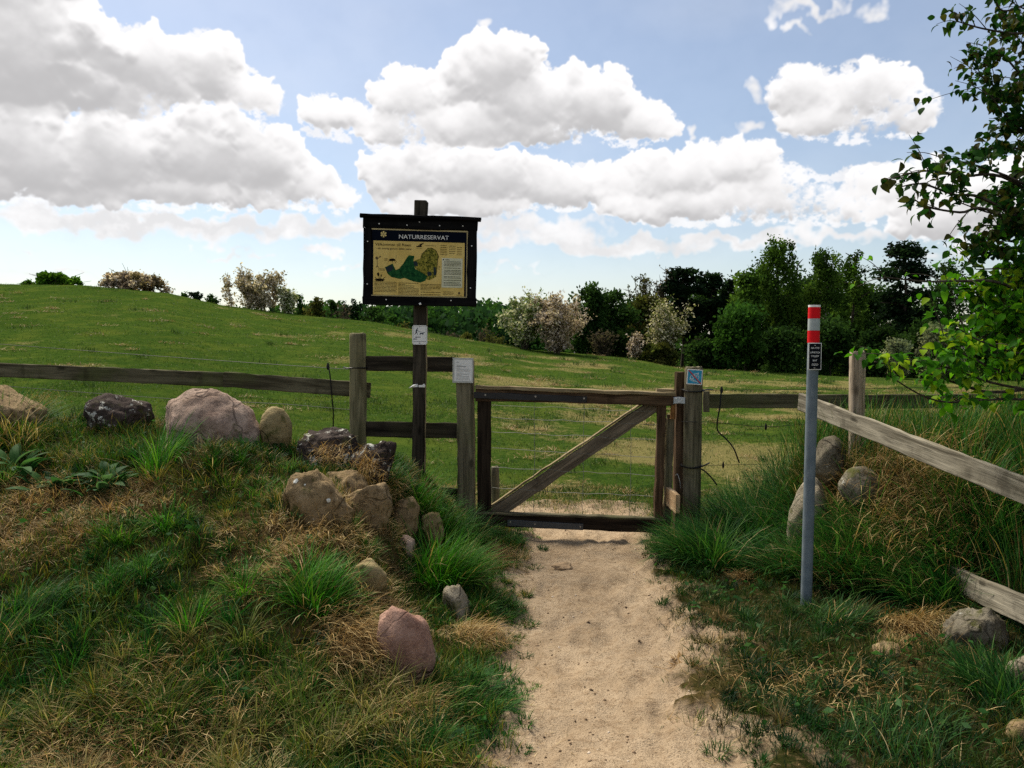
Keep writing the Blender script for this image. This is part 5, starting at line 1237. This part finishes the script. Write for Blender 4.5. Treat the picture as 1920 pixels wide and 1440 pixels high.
def limb_set(base, top, r, n, spread, rr, start=.35, up=.6):
    """trunk and main limbs as tubes; returns geometry and limb end paths"""
    g = Geo(); mid = [base.lerp(top, i / 6) + Vector((rr.gauss(0, .05), rr.gauss(0, .05), 0)) * (top - base).length * .12 * (i > 0) for i in range(7)]
    g.tube(mid, [r * (1 - .13 * i) for i in range(7)], 6); ends = []
    for i in range(n):
        t = start + (1 - start) * (i + rr.random()) / n; k = min(5, int(t * 6)); p = mid[k].lerp(mid[k + 1], t * 6 - k); a = rr.uniform(0, 6.28)
        ln = spread * (1.15 - .6 * t) * rr.uniform(.7, 1.1); d = Vector((math.cos(a), math.sin(a), up * rr.uniform(.5, 1.4)))
        pts = [p, p + d * ln * .5 + Vector((0, 0, .04 * ln)), p + d * ln + Vector((0, 0, .02 * ln))]; pts = curve_pts(pts, 3); g.tube(pts, [r * .42 * (1 - .8 * j / len(pts)) for j in range(len(pts))], 4); ends.append(pts)
    return g, ends
def tree(name, label, cat, px, top, basepx, w, D, kind, pal, n=2600, size=.2, seed=0, group=None, depth=None, gap=.0):
    if kind in ('broad', 'birch', 'pine', 'bush') and D < 60: n = int(n * 2.1); size *= 1.08
    rr = random.Random(seed + 100); rg = np.random.default_rng(seed + 500)
    tp = P(px, top, D); gz = hz(tp.x, D); bz = min(gz, P(px, basepx, D).z) - .1; H = tp.z - bz; W = w * D / F; base = Vector((tp.x, D, bz)); dp = depth or W * .8
    t = thing(name, label, cat, base, group); parts = []; pal = np.array(pal)
    def cols(k, c0=None, var=.22):
        c = pal[rg.integers(0, len(pal), k)] if c0 is None else np.tile(pal[c0], (k, 1)); return c * (1 + rg.normal(0, var, k))[:, None].clip(.45, 1.7)
    if kind in ('broad', 'bush', 'birch', 'pine'):
        lob = []
        if kind == 'bush':
            nl = int(16 * max(1, min(3, W / H)))
            for i in range(nl): a, q, h = rr.uniform(0, 6.28), math.sqrt(rr.random()), rr.random() ** .8; e = math.sqrt(max(0.05, 1 - (h * .92) ** 2)); lob.append((Vector((W * .40 * q * e * math.cos(a), dp * .40 * q * e * math.sin(a), H * (.08 + .78 * h))), min(W, H) * rr.uniform(.14, .26), .8))
        elif kind == 'broad':
            nl = 34
            for i in range(nl): a, q, h = rr.uniform(0, 6.28), math.sqrt(rr.random()), rr.random(); e = math.sin(math.pi * min(.97, .16 + .80 * h)) ** .65; lob.append((Vector((W * .42 * q * e * math.cos(a), dp * .42 * q * e * math.sin(a), H * (.14 + .80 * h))), W * rr.uniform(.13, .24), .8))
            lob.append((Vector((0, 0, H * .94)), W * .12, .9))
        elif kind == 'birch':
            nl = 60
            for i in range(nl): a, q, h = rr.uniform(0, 6.28), math.sqrt(rr.random()), rr.random() ** .85; e = math.sin(math.pi * min(.96, .18 + .77 * h)) ** .6; lob.append((Vector((W * .44 * q * e * math.cos(a), dp * .44 * q * e * math.sin(a), H * (.12 + .84 * h))), W * rr.uniform(.08, .17), 1.5))
            for i in range(5): lob.append((Vector((rr.gauss(0, W * .13), rr.gauss(0, W * .1), H * rr.uniform(.9, .97))), W * .05, 1.6))
        else:
            nl = 44
            for i in range(nl): a, h = rr.uniform(0, 6.28), rr.random(); q = rr.uniform(.3, 1) * (1 - .45 * h); lob.append((Vector((W * .46 * q * math.cos(a), dp * .46 * q * math.sin(a), H * (.40 + .54 * h))), W * rr.uniform(.11, .21), .5))
            for i in range(5): lob.append((Vector((rr.gauss(0, W * .16), rr.gauss(0, W * .1), H * rr.uniform(.86, .97))), W * .07, 1.3))
        tot = sum(l[1] ** 2 for l in lob)
        for i, (c, r, fl) in enumerate(lob):
            k = max(20, int(n * r * r / tot)); d = rg.normal(0, 1, (k, 3)); d /= np.linalg.norm(d, axis=1, keepdims=True); q = r * (rg.random(k) ** .45)[:, None] * (1 + .25 * rg.normal(0, 1, (k, 1)))
            p = d * q * np.array([1, 1, fl])
            if kind == 'birch': p[:, 2] -= rg.random(k) ** 2 * r * 1.4
            p = p + np.array(base + c); tone = 1 + rr.gauss(0, .22)
            parts.append(leaves_geo(p, size * rg.uniform(.6, 1.3, k), cols(k, rr.randrange(len(pal)), .2) * max(.5, tone), 1.0 if kind != 'pine' else .5, .5 if kind == 'birch' else 0))
        g, ends = limb_set(base, base + Vector((rr.gauss(0, .03) * W, 0, H * (.95 if kind != 'bush' else .7))), max(.05, H * (.016 if kind != 'bush' else .01)), 9 if kind != 'pine' else 14, W * .42, rr, .25 if kind != 'pine' else .32, .5 if kind != 'pine' else .15)
        g.build('trunk', M_birch if kind == 'birch' and seed % 2 else M_bark, t)
        leaf_obj('crown', parts, M_crown, t)
    else:   # twiggy shrubs: 'blossom' or 'bare'
        g = Geo(); tw = []; ns = 14 if kind == 'blossom' else 20; nst = max(2, int(W / 1.3))
        for i in range(ns):
            a = rr.uniform(0, 6.28); s0 = base + Vector((rr.uniform(-.32, .32) * W if nst > 2 else rr.gauss(0, .03) * W, rr.uniform(-.2, .2) * dp, 0)); lean = rr.uniform(.02, .5); ln = H * rr.uniform(.65, 1.0)
            e = s0 + Vector((math.cos(a) * lean * W * .8, math.sin(a) * lean * dp * .8, ln * (1 - .35 * lean))); pts = curve_pts([s0, s0.lerp(e, .5) + Vector((0, 0, .06 * H)), e], 4); g.tube(pts, [max(.008, .008 * H * (1 - .8 * j / len(pts))) for j in range(len(pts))], 4)
            for j in range(2, len(pts)):
                for m_ in range(4):
                    d = Vector((rr.gauss(0, 1), rr.gauss(0, 1), rr.gauss(.55, .6))).normalized() * min(W, H) * rr.uniform(.10, .26); q = [pts[j], pts[j] + d * .55, pts[j] + d + Vector((0, 0, .06 * d.length))]; tw.append(q); g.tube(q, [.012 * H / 4, .008 * H / 4, .004 * H / 4], 3)
        tw = [[np.array(p) for p in q] for q in tw]; k = n; ti = rg.integers(0, len(tw), k); f = rg.random(k)[:, None]
        A0, A1, A2 = (np.array([tw[i][j] for i in ti]) for j in range(3)); p = np.where(f < .5, A0 + (A1 - A0) * f * 2, A1 + (A2 - A1) * (f * 2 - 1)) + rg.normal(0, 1, (k, 3)) * min(W, H) * (.028 if kind == 'blossom' else .02)
        p[:, 2] = np.maximum(p[:, 2], bz + .1)
        g.build('trunk', M_bark, t); leaf_obj('crown', [leaves_geo(p, size * rg.uniform(.6, 1.35, k), cols(k, None, .15))], M_bloss if kind == 'blossom' else M_crown, t)
    return t
C_dark = [(.025, .058, .013), (.034, .074, .016), (.018, .044, .011)]; C_mid = [(.032, .086, .013), (.044, .105, .017), (.023, .064, .012)]; C_pine = [(.010, .024, .010), (.014, .032, .012), (.008, .018, .009)]
C_birch = [(.048, .10, .014), (.064, .12, .018), (.034, .074, .012)]; C_oliv = [(.062, .070, .016), (.046, .060, .014), (.08, .085, .022)]; C_light = [(.055, .135, .010), (.07, .155, .014), (.04, .105, .010)]
C_pinkb = [(.50, .42, .34), (.58, .50, .42), (.38, .30, .23), (.16, .13, .07)]; C_white = [(.44, .45, .31), (.18, .24, .08), (.09, .14, .03), (.50, .50, .38)]; C_grey = [(.075, .062, .045), (.10, .082, .06), (.055, .055, .03)]; C_silv = [(.16, .20, .11), (.22, .25, .15), (.10, .14, .06)]
WG = 'trees and bushes along the wood edge'; HG = 'shrubs on the crest of the pasture hill'
# the wood edge on the right, front rank first
tree('blossom_shrub', 'greenish white flowering shrub at the left end of the wood edge', 'shrub', 983, 551, 652, 124, 41, 'blossom', C_white, 7000, .13, 1, WG)
tree('blossom_shrub', 'pinkish white rounded blossom shrub in front of the greenish one', 'shrub', 1046, 553, 668, 136, 40, 'blossom', C_pinkb, 9000, .125, 2, WG)
tree('blossom_tree', 'loose blossom tree with scattered white flowers against the dark wood', 'tree', 1238, 566, 684, 120, 42.5, 'blossom', [(.40, .38, .25), (.14, .16, .05), (.10, .12, .04), (.56, .52, .38)], 4200, .125, 3, WG)
tree('blossom_shrub', 'small low pinkish blossom bush left below the loose blossom tree', 'shrub', 1188, 622, 676, 52, 42, 'blossom', C_pinkb, 900, .12, 4, WG)
tree('bare_shrub', 'bare grey brown thicket right of the pinkish blossom shrub', 'shrub', 1128, 622, 676, 70, 42, 'bare', C_grey, 1500, .12, 5, WG)
tree('green_bush', 'low olive green bush at the foot of the loose blossom tree', 'bush', 1238, 640, 688, 96, 41.5, 'bush', C_oliv, 2200, .16, 6, WG)
tree('green_bush', 'rounded mid green bush in the middle of the wood edge', 'bush', 1384, 574, 694, 128, 43, 'bush', C_mid, 4200, .18, 7, WG)
tree('green_bush', 'dark low bush left of the rounded mid green one', 'bush', 1318, 630, 692, 80, 43.5, 'bush', C_dark, 2000, .18, 8, WG)
tree('green_bush', 'dark undergrowth bush left of the marker pole top', 'bush', 1472, 606, 700, 104, 44, 'bush', C_dark, 2800, .18, 9, WG)
tree('green_bush', 'dark undergrowth bush right behind the marker pole', 'bush', 1560, 600, 704, 110, 44, 'bush', C_dark, 3000, .18, 10, WG)
tree('green_bush', 'dark undergrowth bush under the tall pine', 'bush', 1650, 604, 708, 112, 44, 'bush', C_dark, 3000, .18, 11, WG)
tree('green_bush', 'dark undergrowth bush behind the hazel twigs', 'bush', 1750, 596, 710, 120, 45, 'bush', C_dark, 3000, .18, 12, WG)
tree('silvery_bush', 'small silvery green bush in front of the dark undergrowth', 'bush', 1682, 628, 704, 66, 40, 'bush', C_silv, 1500, .12, 13, WG)
tree('silvery_bush', 'larger silvery green bush behind the hazel leaves', 'bush', 1762, 606, 706, 96, 40, 'bush', C_silv, 2400, .12, 14, WG)
tree('dark_tree', 'dark leafy tree behind the pinkish blossom shrub', 'tree', 1104, 536, 668, 88, 45, 'birch', C_dark, 3000, .17, 15, WG)
tree('dark_tree', 'dark broad tree behind the bare thicket', 'tree', 1158, 546, 674, 120, 46, 'broad', C_dark, 3000, .2, 16, WG)
tree('budding_tree', 'thin airy tree with half open buds left of the dark pines', 'tree', 1206, 500, 680, 74, 49, 'bare', C_oliv, 1900, .13, 17, WG)
tree('budding_tree', 'taller grey budding tree touching the dark pines', 'tree', 1246, 490, 680, 70, 50, 'bare', C_grey, 1500, .12, 18, WG)
tree('olive_tree', 'olive tinted tree behind the loose blossom tree', 'tree', 1222, 556, 684, 110, 47, 'broad', C_oliv, 3000, .2, 19, WG)
tree('pine_tree', 'dark dense pine left of the birches', 'tree', 1282, 494, 690, 100, 50, 'pine', C_pine, 4200, .2, 20, WG)
tree('pine_tree', 'second dark pine just right of the dense one', 'tree', 1335, 503, 690, 84, 51, 'pine', C_pine, 3400, .2, 21, WG)
tree('spruce_tree', 'slim dark conifer between pines and birches', 'tree', 1368, 515, 690, 50, 52, 'broad', C_pine, 1600, .18, 22, WG)
tree('green_tree', 'yellowish green tree left of the tallest birch', 'tree', 1398, 508, 694, 96, 48, 'broad', C_birch, 3400, .2, 23, WG)
tree('birch_tree', 'tallest birch with a broad feathery crown', 'tree', 1462, 446, 698, 122, 49, 'birch', C_birch, 6500, .155, 24, WG)
tree('birch_tree', 'middle birch with drooping crown right of the tallest', 'tree', 1548, 466, 702, 96, 49, 'birch', C_birch, 4600, .155, 25, WG)
tree('birch_tree', 'slender birch with hanging twigs left of the lone pine', 'tree', 1604, 462, 702, 82, 50, 'birch', C_birch, 3800, .15, 26, WG)
tree('pine_tree', 'lone tall pine with open layered crown and bare stem', 'tree', 1698, 448, 706, 132, 50, 'pine', C_pine, 4200, .2, 27, WG)
tree('birch_tree', 'loose leafed tree right of the lone pine', 'tree', 1782, 488, 706, 104, 52, 'birch', C_dark, 2800, .16, 28, WG)
tree('green_tree', 'broad dark tree at the right end behind the hazel', 'tree', 1880, 500, 710, 150, 52, 'broad', C_dark, 4200, .22, 29, WG)
tree('dark_tree', 'dark rear tree between the pines and rounded bush', 'tree', 1325, 540, 690, 150, 55, 'broad', C_dark, 3200, .22, 30, WG)
tree('dark_tree', 'dark rear tree filling the gap below the tallest birch', 'tree', 1430, 520, 696, 160, 55, 'broad', C_dark, 3600, .22, 31, WG)
tree('dark_tree', 'dark rear tree filling the gap below the middle birch', 'tree', 1525, 520, 700, 150, 56, 'broad', C_dark, 3600, .22, 32, WG)
tree('dark_tree', 'dark rear tree left of the lone pine stem', 'tree', 1610, 535, 700, 140, 57, 'broad', C_dark, 3200, .22, 33, WG)
tree('dark_tree', 'low dark rear tree seen under the lone pine crown', 'tree', 1716, 576, 704, 140, 58, 'broad', C_dark, 2600, .22, 34, WG)
tree('dark_tree', 'dark tree at the far right edge of the wood', 'tree', 1985, 520, 712, 150, 54, 'broad', C_dark, 3000, .24, 35, WG)
for i, (px, tp_, w, D, lab) in enumerate(((1262, 530, 120, 60, 'dark rear tree between the budding trees and the dense pine'), (1385, 508, 130, 60, 'dark rear tree left of the tallest birch'), (1490, 484, 130, 61, 'high dark rear tree between tallest and middle birch'), (1578, 492, 120, 61, 'high dark rear tree between the two right birches'),
    (1655, 528, 120, 62, 'dark rear tree between the slender birch and the lone pine'), (1752, 532, 130, 62, 'dark rear tree just right of the lone pine'), (1190, 560, 110, 60, 'dark rear tree between bare thicket and budding trees'), (1840, 530, 140, 62, 'dark rear tree behind the hazel crown'))):
    tree('dark_tree', lab, 'tree', px, tp_, 704, w, D, 'broad', C_dark, 2600, .24, 80 + i, WG)
# crest of the hill on the left
tree('green_bush', 'low dense green bush on the crest at the far left', 'bush', 104, 512, 545, 165, 42.6, 'bush', C_light, 3200, .15, 40, HG, 1.5)
tree('blossom_shrub', 'low straggling hedge of pale blossom on the left crest', 'shrub', 242, 506, 552, 168, 42.4, 'bush', C_pinkb, 3000, .115, 41, HG, 1.5)
tree('blossom_shrub', 'large pale blossom shrub on the slope of the crest', 'shrub', 476, 508, 586, 134, 42.4, 'blossom', [(.52, .45, .35), (.60, .53, .43), (.36, .30, .20), (.14, .13, .05)], 6500, .12, 42, HG, 2.4)
tree('blossom_shrub', 'smaller pale blossom shrub right of the large crest shrub', 'shrub', 540, 538, 594, 56, 42.4, 'blossom', C_white, 1500, .12, 43, HG, 1.6)
tree('blossom_shrub', 'tiny sparse blossom bush at the right end of the crest hedge', 'shrub', 312, 536, 556, 36, 42.6, 'blossom', C_pinkb, 260, .11, 44, HG, .8)
# down in the valley, beyond the crest
VG = 'trees and bushes in the valley beyond the crest'
for i, (px, tp_, bp, w, D, kind, pal, lab) in enumerate((
    (345, 543, 600, 44, 90, 'broad', C_dark, 'small dark treetop just above the crest left of the large shrub'), (370, 541, 600, 36, 92, 'pine', C_pine, 'dark pine top left of the large crest shrub'), (396, 547, 600, 40, 95, 'broad', C_dark, 'dark treetop hidden partly by the large crest shrub'),
    (560, 548, 620, 40, 85, 'broad', C_dark, 'dark tree emerging right of the pale crest shrubs'), (592, 553, 630, 54, 80, 'broad', C_oliv, 'rounded olive green tree left of the round fence post'), (622, 557, 630, 40, 88, 'broad', C_dark, 'dark narrow tree above the round fence post'),
    (645, 566, 640, 44, 84, 'bare', C_grey, 'brown leafless thicket above the round fence post'), (662, 560, 640, 60, 92, 'pine', C_pine, 'dark pine group left of the board'), (700, 572, 660, 70, 84, 'broad', C_dark, 'dark spreading tree under the left corner of the board'),
    (738, 590, 660, 50, 78, 'broad', C_mid, 'fresh green tree under the board left of its pole'), (757, 600, 660, 40, 74, 'bare', C_oliv, 'pale budding thicket left of the board pole'), (688, 602, 650, 56, 70, 'bush', C_pine, 'low dark juniper like bush under the board'),
    (845, 618, 680, 60, 82, 'bare', C_grey, 'grey brown thicket right of the board pole'), (872, 616, 690, 34, 78, 'bush', C_oliv, 'small tan round bush in the valley right of the board'), (905, 606, 690, 50, 84, 'bare', C_grey, 'brown grey thicket left of the flowering shrubs'), (925, 622, 690, 60, 72, 'bare', C_oliv, 'olive thicket touching the greenish flowering shrub'), (918, 590, 690, 26, 96, 'broad', C_mid, 'narrow green tree in the valley'))):
    tree({'broad': 'valley_tree', 'pine': 'pine_tree', 'bare': 'bare_shrub', 'bush': 'valley_bush'}[kind], lab, 'tree' if kind in ('broad', 'pine') else 'shrub', px, tp_, bp, w, D, kind, pal, 1500, .30 if kind != 'bare' else .22, 60 + i, VG)
def far_wood():
    parts = []; pal = np.array([(.030, .085, .014), (.022, .062, .016), (.040, .10, .018), (.016, .045, .016)])
    for i in range(150):
        px = R.uniform(520, 1120) if i < 130 else R.uniform(-200, 520); D = R.uniform(125, 190); top = np.interp(px, [-200, 520, 620, 700, 900, 960, 1120], [600, 572, 572, 574, 566, 572, 590]) + R.uniform(0, 34) * (D < 165) + R.uniform(-3, 5)
        c = P(px, top, D); r = R.uniform(2.2, 4.5); gz = hz(c.x, D); k = 420
        for s in range(3):
            cc = np.array([c.x + R.normal(0, r * .5), D + R.normal(0, 2), c.z - r * (.55 + .9 * s)]); d = R.normal(0, 1, (k // 3, 3)); d /= np.linalg.norm(d, axis=1, keepdims=True)
            p = cc + d * r * (.75 + .12 * R.normal(0, 1, (k // 3, 1))) * np.array([1, 1, .85]); parts.append(leaves_geo(p, .75 * R.uniform(.6, 1.3, len(p)), pal[R.integers(0, 4)] * (1 + R.normal(0, .2, (len(p), 1))).clip(.5, 1.6)))
        parts.append(leaves_geo(np.stack([R.normal(c.x, r * .6, 60), R.normal(D, 2, 60), R.uniform(gz, c.z, 60)], 1), 1.6, np.tile(pal[3], (60, 1))))
    o = leaf_obj('far_wood', parts, M_crown, None); tag(o, 'distant green wood closing the valley behind the board', 'wood', kind='stuff')
far_wood()

# ----------------------------------------------------------------- the hazel at the right edge: leaves are parts
hz_root = Vector((3.95, 5.2, hz(3.95, 5.2)))
hazel = thing('hazel_tree', 'leafy hazel reaching in from the right edge over the bank', 'tree', hz_root)
HB = [ # branch polylines in photo pixels with distance: foliage density, leaf scale, bright share
 ([(2010, 40, 4.9), (1920, 62, 4.75), (1850, 55, 4.6), (1795, 40, 4.5)], 40, 1.0, 0), ([(2010, -40, 4.9), (1940, 0, 4.8), (1880, 20, 4.7), (1862, -20, 4.6)], 46, 1, 0), ([(2040, 180, 5.0), (1930, 150, 4.9), (1880, 105, 4.8), (1842, 110, 4.75)], 46, 1, 0),
 ([(2050, 260, 5.0), (1930, 205, 4.9), (1870, 165, 4.8), (1828, 135, 4.8)], 60, 1, 0), ([(2040, 320, 5.0), (1930, 255, 4.9), (1885, 215, 4.8), (1858, 180, 4.75)], 70, 1, 0), ([(2050, 380, 5.0), (1950, 300, 4.9), (1890, 275, 4.8), (1832, 285, 4.7)], 90, 1, 0),
 ([(2040, 420, 4.9), (1920, 345, 4.7), (1830, 310, 4.6), (1760, 295, 4.5)], 40, 1.05, 0), ([(1900, 340, 4.7), (1800, 330, 4.6), (1740, 320, 4.5), (1665, 336, 4.4)], 28, 1.05, 0), ([(1860, 380, 4.7), (1790, 365, 4.6), (1730, 345, 4.5), (1690, 350, 4.4)], 34, 1.05, 0), ([(1870, 400, 4.7), (1800, 398, 4.6), (1740, 388, 4.5), (1712, 372, 4.4)], 30, 1.05, 0),
 ([(2040, 470, 4.9), (1930, 410, 4.8), (1860, 400, 4.7), (1800, 380, 4.6)], 80, 1, 0), ([(2050, 480, 4.9), (1960, 440, 4.8), (1890, 425, 4.7), (1835, 422, 4.6)], 90, 1, 0), ([(2040, 520, 4.9), (1950, 480, 4.8), (1890, 470, 4.7), (1835, 478, 4.6)], 120, 1, .2), ([(2050, 560, 4.9), (1950, 520, 4.75), (1895, 505, 4.65), (1830, 505, 4.6)], 150, 1, .85),
 ([(2050, 590, 4.9), (1950, 555, 4.75), (1900, 545, 4.65), (1845, 548, 4.6)], 170, 1, .85), ([(2050, 640, 4.9), (1950, 600, 4.75), (1910, 590, 4.65), (1860, 592, 4.6)], 170, 1, .85), ([(2050, 680, 4.9), (1960, 640, 4.75), (1915, 628, 4.65), (1870, 630, 4.6)], 160, 1, .85), ([(2050, 720, 4.9), (1970, 680, 4.75), (1925, 665, 4.65), (1885, 672, 4.6)], 130, 1, .85), ([(2050, 380, 5.1), (1960, 350, 5.0), (1930, 320, 4.95), (1900, 330, 4.9)], 90, 1, 0), ([(2030, 120, 5.1), (1960, 100, 5.0), (1925, 90, 4.95), (1900, 60, 4.9)], 70, 1, 0), ([(2040, 220, 5.1), (1975, 190, 5.0), (1935, 160, 4.95), (1905, 170, 4.9)], 99, 1, 0), ([(2040, 300, 5.1), (1975, 270, 5.0), (1930, 235, 4.95), (1890, 235, 4.9)], 99, 1, 0), ([(2040, 80, 5.1), (1975, 40, 5.0), (1940, 25, 4.95), (1905, 10, 4.9)], 99, 1, 0), ([(2040, 440, 5.1), (1975, 400, 5.0), (1930, 370, 4.95), (1880, 370, 4.9)], 99, 1, 0), ([(2040, 170, 5.1), (1980, 140, 5.0), (1945, 120, 4.95), (1880, 190, 4.85)], 80, 1, 0), ([(2040, 520, 5.1), (1975, 470, 5.0), (1930, 440, 4.95), (1860, 445, 4.9)], 99, 1, .3),
 ([(2060, 760, 4.6), (1900, 748, 4.45), (1760, 752, 4.35), (1660, 700, 4.25)], 34, 1.35, 1), ([(2040, 742, 4.6), (1880, 722, 4.45), (1780, 690, 4.35), (1690, 672, 4.25)], 46, 1.3, 1), ([(2040, 700, 4.6), (1900, 700, 4.5), (1815, 668, 4.35), (1760, 632, 4.3)], 52, 1.25, 1), ([(1880, 735, 4.5), (1800, 720, 4.4), (1740, 700, 4.3), (1640, 678, 4.2)], 36, 1.35, 1), ([(2040, 690, 4.6), (1900, 660, 4.5), (1840, 640, 4.4), (1800, 618, 4.3)], 44, 1.2, 1), ([(1900, 540, 4.6), (1800, 527, 4.4), (1740, 528, 4.3), (1660, 520, 4.2)], 14, .75, 1)]
def hleaf(cols, k):
    out = []
    for c in cols:
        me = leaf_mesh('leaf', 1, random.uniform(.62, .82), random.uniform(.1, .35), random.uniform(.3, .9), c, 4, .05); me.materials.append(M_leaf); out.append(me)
    return out
LD = hleaf([(.010, .046, .007), (.016, .06, .008), (.007, .034, .006), (.026, .065, .008), (.04, .045, .010)], 0); LB = hleaf([(.055, .20, .006), (.09, .26, .008), (.04, .15, .006), (.19, .31, .012), (.028, .11, .008)], 1)  # upper leaves coloured darker, their backlit silhouette put into the colour
leafs = []; gb = Geo(); hr = random.Random(77)
for pts, nl, sc, br in HB:
    w = [P(*p) for p in pts]; w = [hz_root + Vector((-.05, -.05, max(.5, w[0].z - hz_root.z - .35)))] + w; c = curve_pts(w, 6); k = len(c); gb.tube(c, [.011 * (1 - .85 * i / k) + .0012 for i in range(k)], 5)
    tws = [c]
    for j in range(4 + nl // 14):
        i = hr.randrange(k * 2 // 5, k); d = (c[min(i + 1, k - 1)] - c[i - 1]).normalized(); tq = .45 if nl > 60 else .75; e = d * hr.uniform(.1, .3) * tq + Vector((hr.gauss(.02, .10) * tq, hr.gauss(0, .13), hr.gauss(.02, .08))); q = curve_pts([c[i], c[i] + e * .5 + Vector((0, 0, .015)), c[i] + e], 4); tws.append(q); gb.tube(q, [.0035 * (1 - .7 * t / len(q)) for t in range(len(q))], 4)
    for j in range(int(nl * (2.1 if nl > 100 else 1.7 if nl > 50 else 2.2 if br == 1 else 1.5))):
        q = hr.choice(tws); f = hr.random() ** .7 * (len(q) - 1.001); i = int(f); p = q[i].lerp(q[i + 1], f - i) + Vector((hr.gauss(0, .022), hr.gauss(0, .05), hr.gauss(-.008, .022)))
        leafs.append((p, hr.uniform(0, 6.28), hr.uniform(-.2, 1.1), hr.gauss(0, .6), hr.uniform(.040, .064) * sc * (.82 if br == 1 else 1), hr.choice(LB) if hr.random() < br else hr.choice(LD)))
gb.tube(curve_pts([hz_root - Vector((0, 0, .1)), hz_root + Vector((.05, 0, 1.2)), hz_root + Vector((-.1, -.1, 2.4)), hz_root + Vector((-.25, -.2, 3.6))], 6), [.06 * (1 - .03 * i) for i in range(19)], 8)
for p in ((2050, 40, 4.9), (2050, 260, 5.0), (2050, 420, 4.95), (2050, 560, 4.9), (2050, 720, 4.8)): gb.tube([hz_root + Vector((0, 0, .6)), hz_root.lerp(P(*p), .6) + Vector((.1, 0, .3)), P(*p)], [.03, .02, .011], 6)
gb.build('trunk', M_bark, hazel)
def inview(p): 
    dY = p.y; return abs(p.x / dY) < .68
leafs.sort(key=lambda l: -l[4] / l[0].y * (1 if inview(l[0]) else .01))
V, F_, C_ = [], [], []; k = 0
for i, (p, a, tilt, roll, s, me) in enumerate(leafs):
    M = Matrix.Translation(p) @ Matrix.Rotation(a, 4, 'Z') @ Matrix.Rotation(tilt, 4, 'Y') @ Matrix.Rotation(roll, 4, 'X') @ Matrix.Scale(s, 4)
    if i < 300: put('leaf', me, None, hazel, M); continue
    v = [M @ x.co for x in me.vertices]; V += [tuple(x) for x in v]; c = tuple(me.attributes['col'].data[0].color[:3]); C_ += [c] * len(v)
    for f in me.polygons: F_ += [x + k for x in f.vertices]
    k += len(v)
t = np.array(hz_root); me = np_mesh('leaves', np.array(V) - t, np.array(F_), np.full(len(F_) // 4, 4), np.array(C_), True)
o = put('leaves', me, M_leaf, hazel, Matrix.Translation(hz_root)); o['kind'] = 'stuff'
# the side of the crown that faces away from the picture
pt = []
for i in range(70):
    a, e = hr.uniform(-1.9, 1.9), hr.uniform(.5, 3.9); q = hr.uniform(.2, 1.25) * math.sin(math.pi * min(.95, .2 + e / 4.6)); c = hz_root + Vector((.45 + q * math.cos(a), .15 + q * math.sin(a), e)); pt.append(np.array(c) + R.normal(0, .16, (70, 3)))
pt = np.concatenate(pt); pt = pt[(pt[:, 0] / pt[:, 1] > .70)]
o = leaf_obj('foliage', [leaves_geo(pt, R.uniform(.05, .08, len(pt)), np.array([(.012, .05, .007), (.03, .12, .008), (.02, .08, .008)])[R.integers(0, 3, len(pt))])], M_leaf, hazel); o['kind'] = 'stuff'
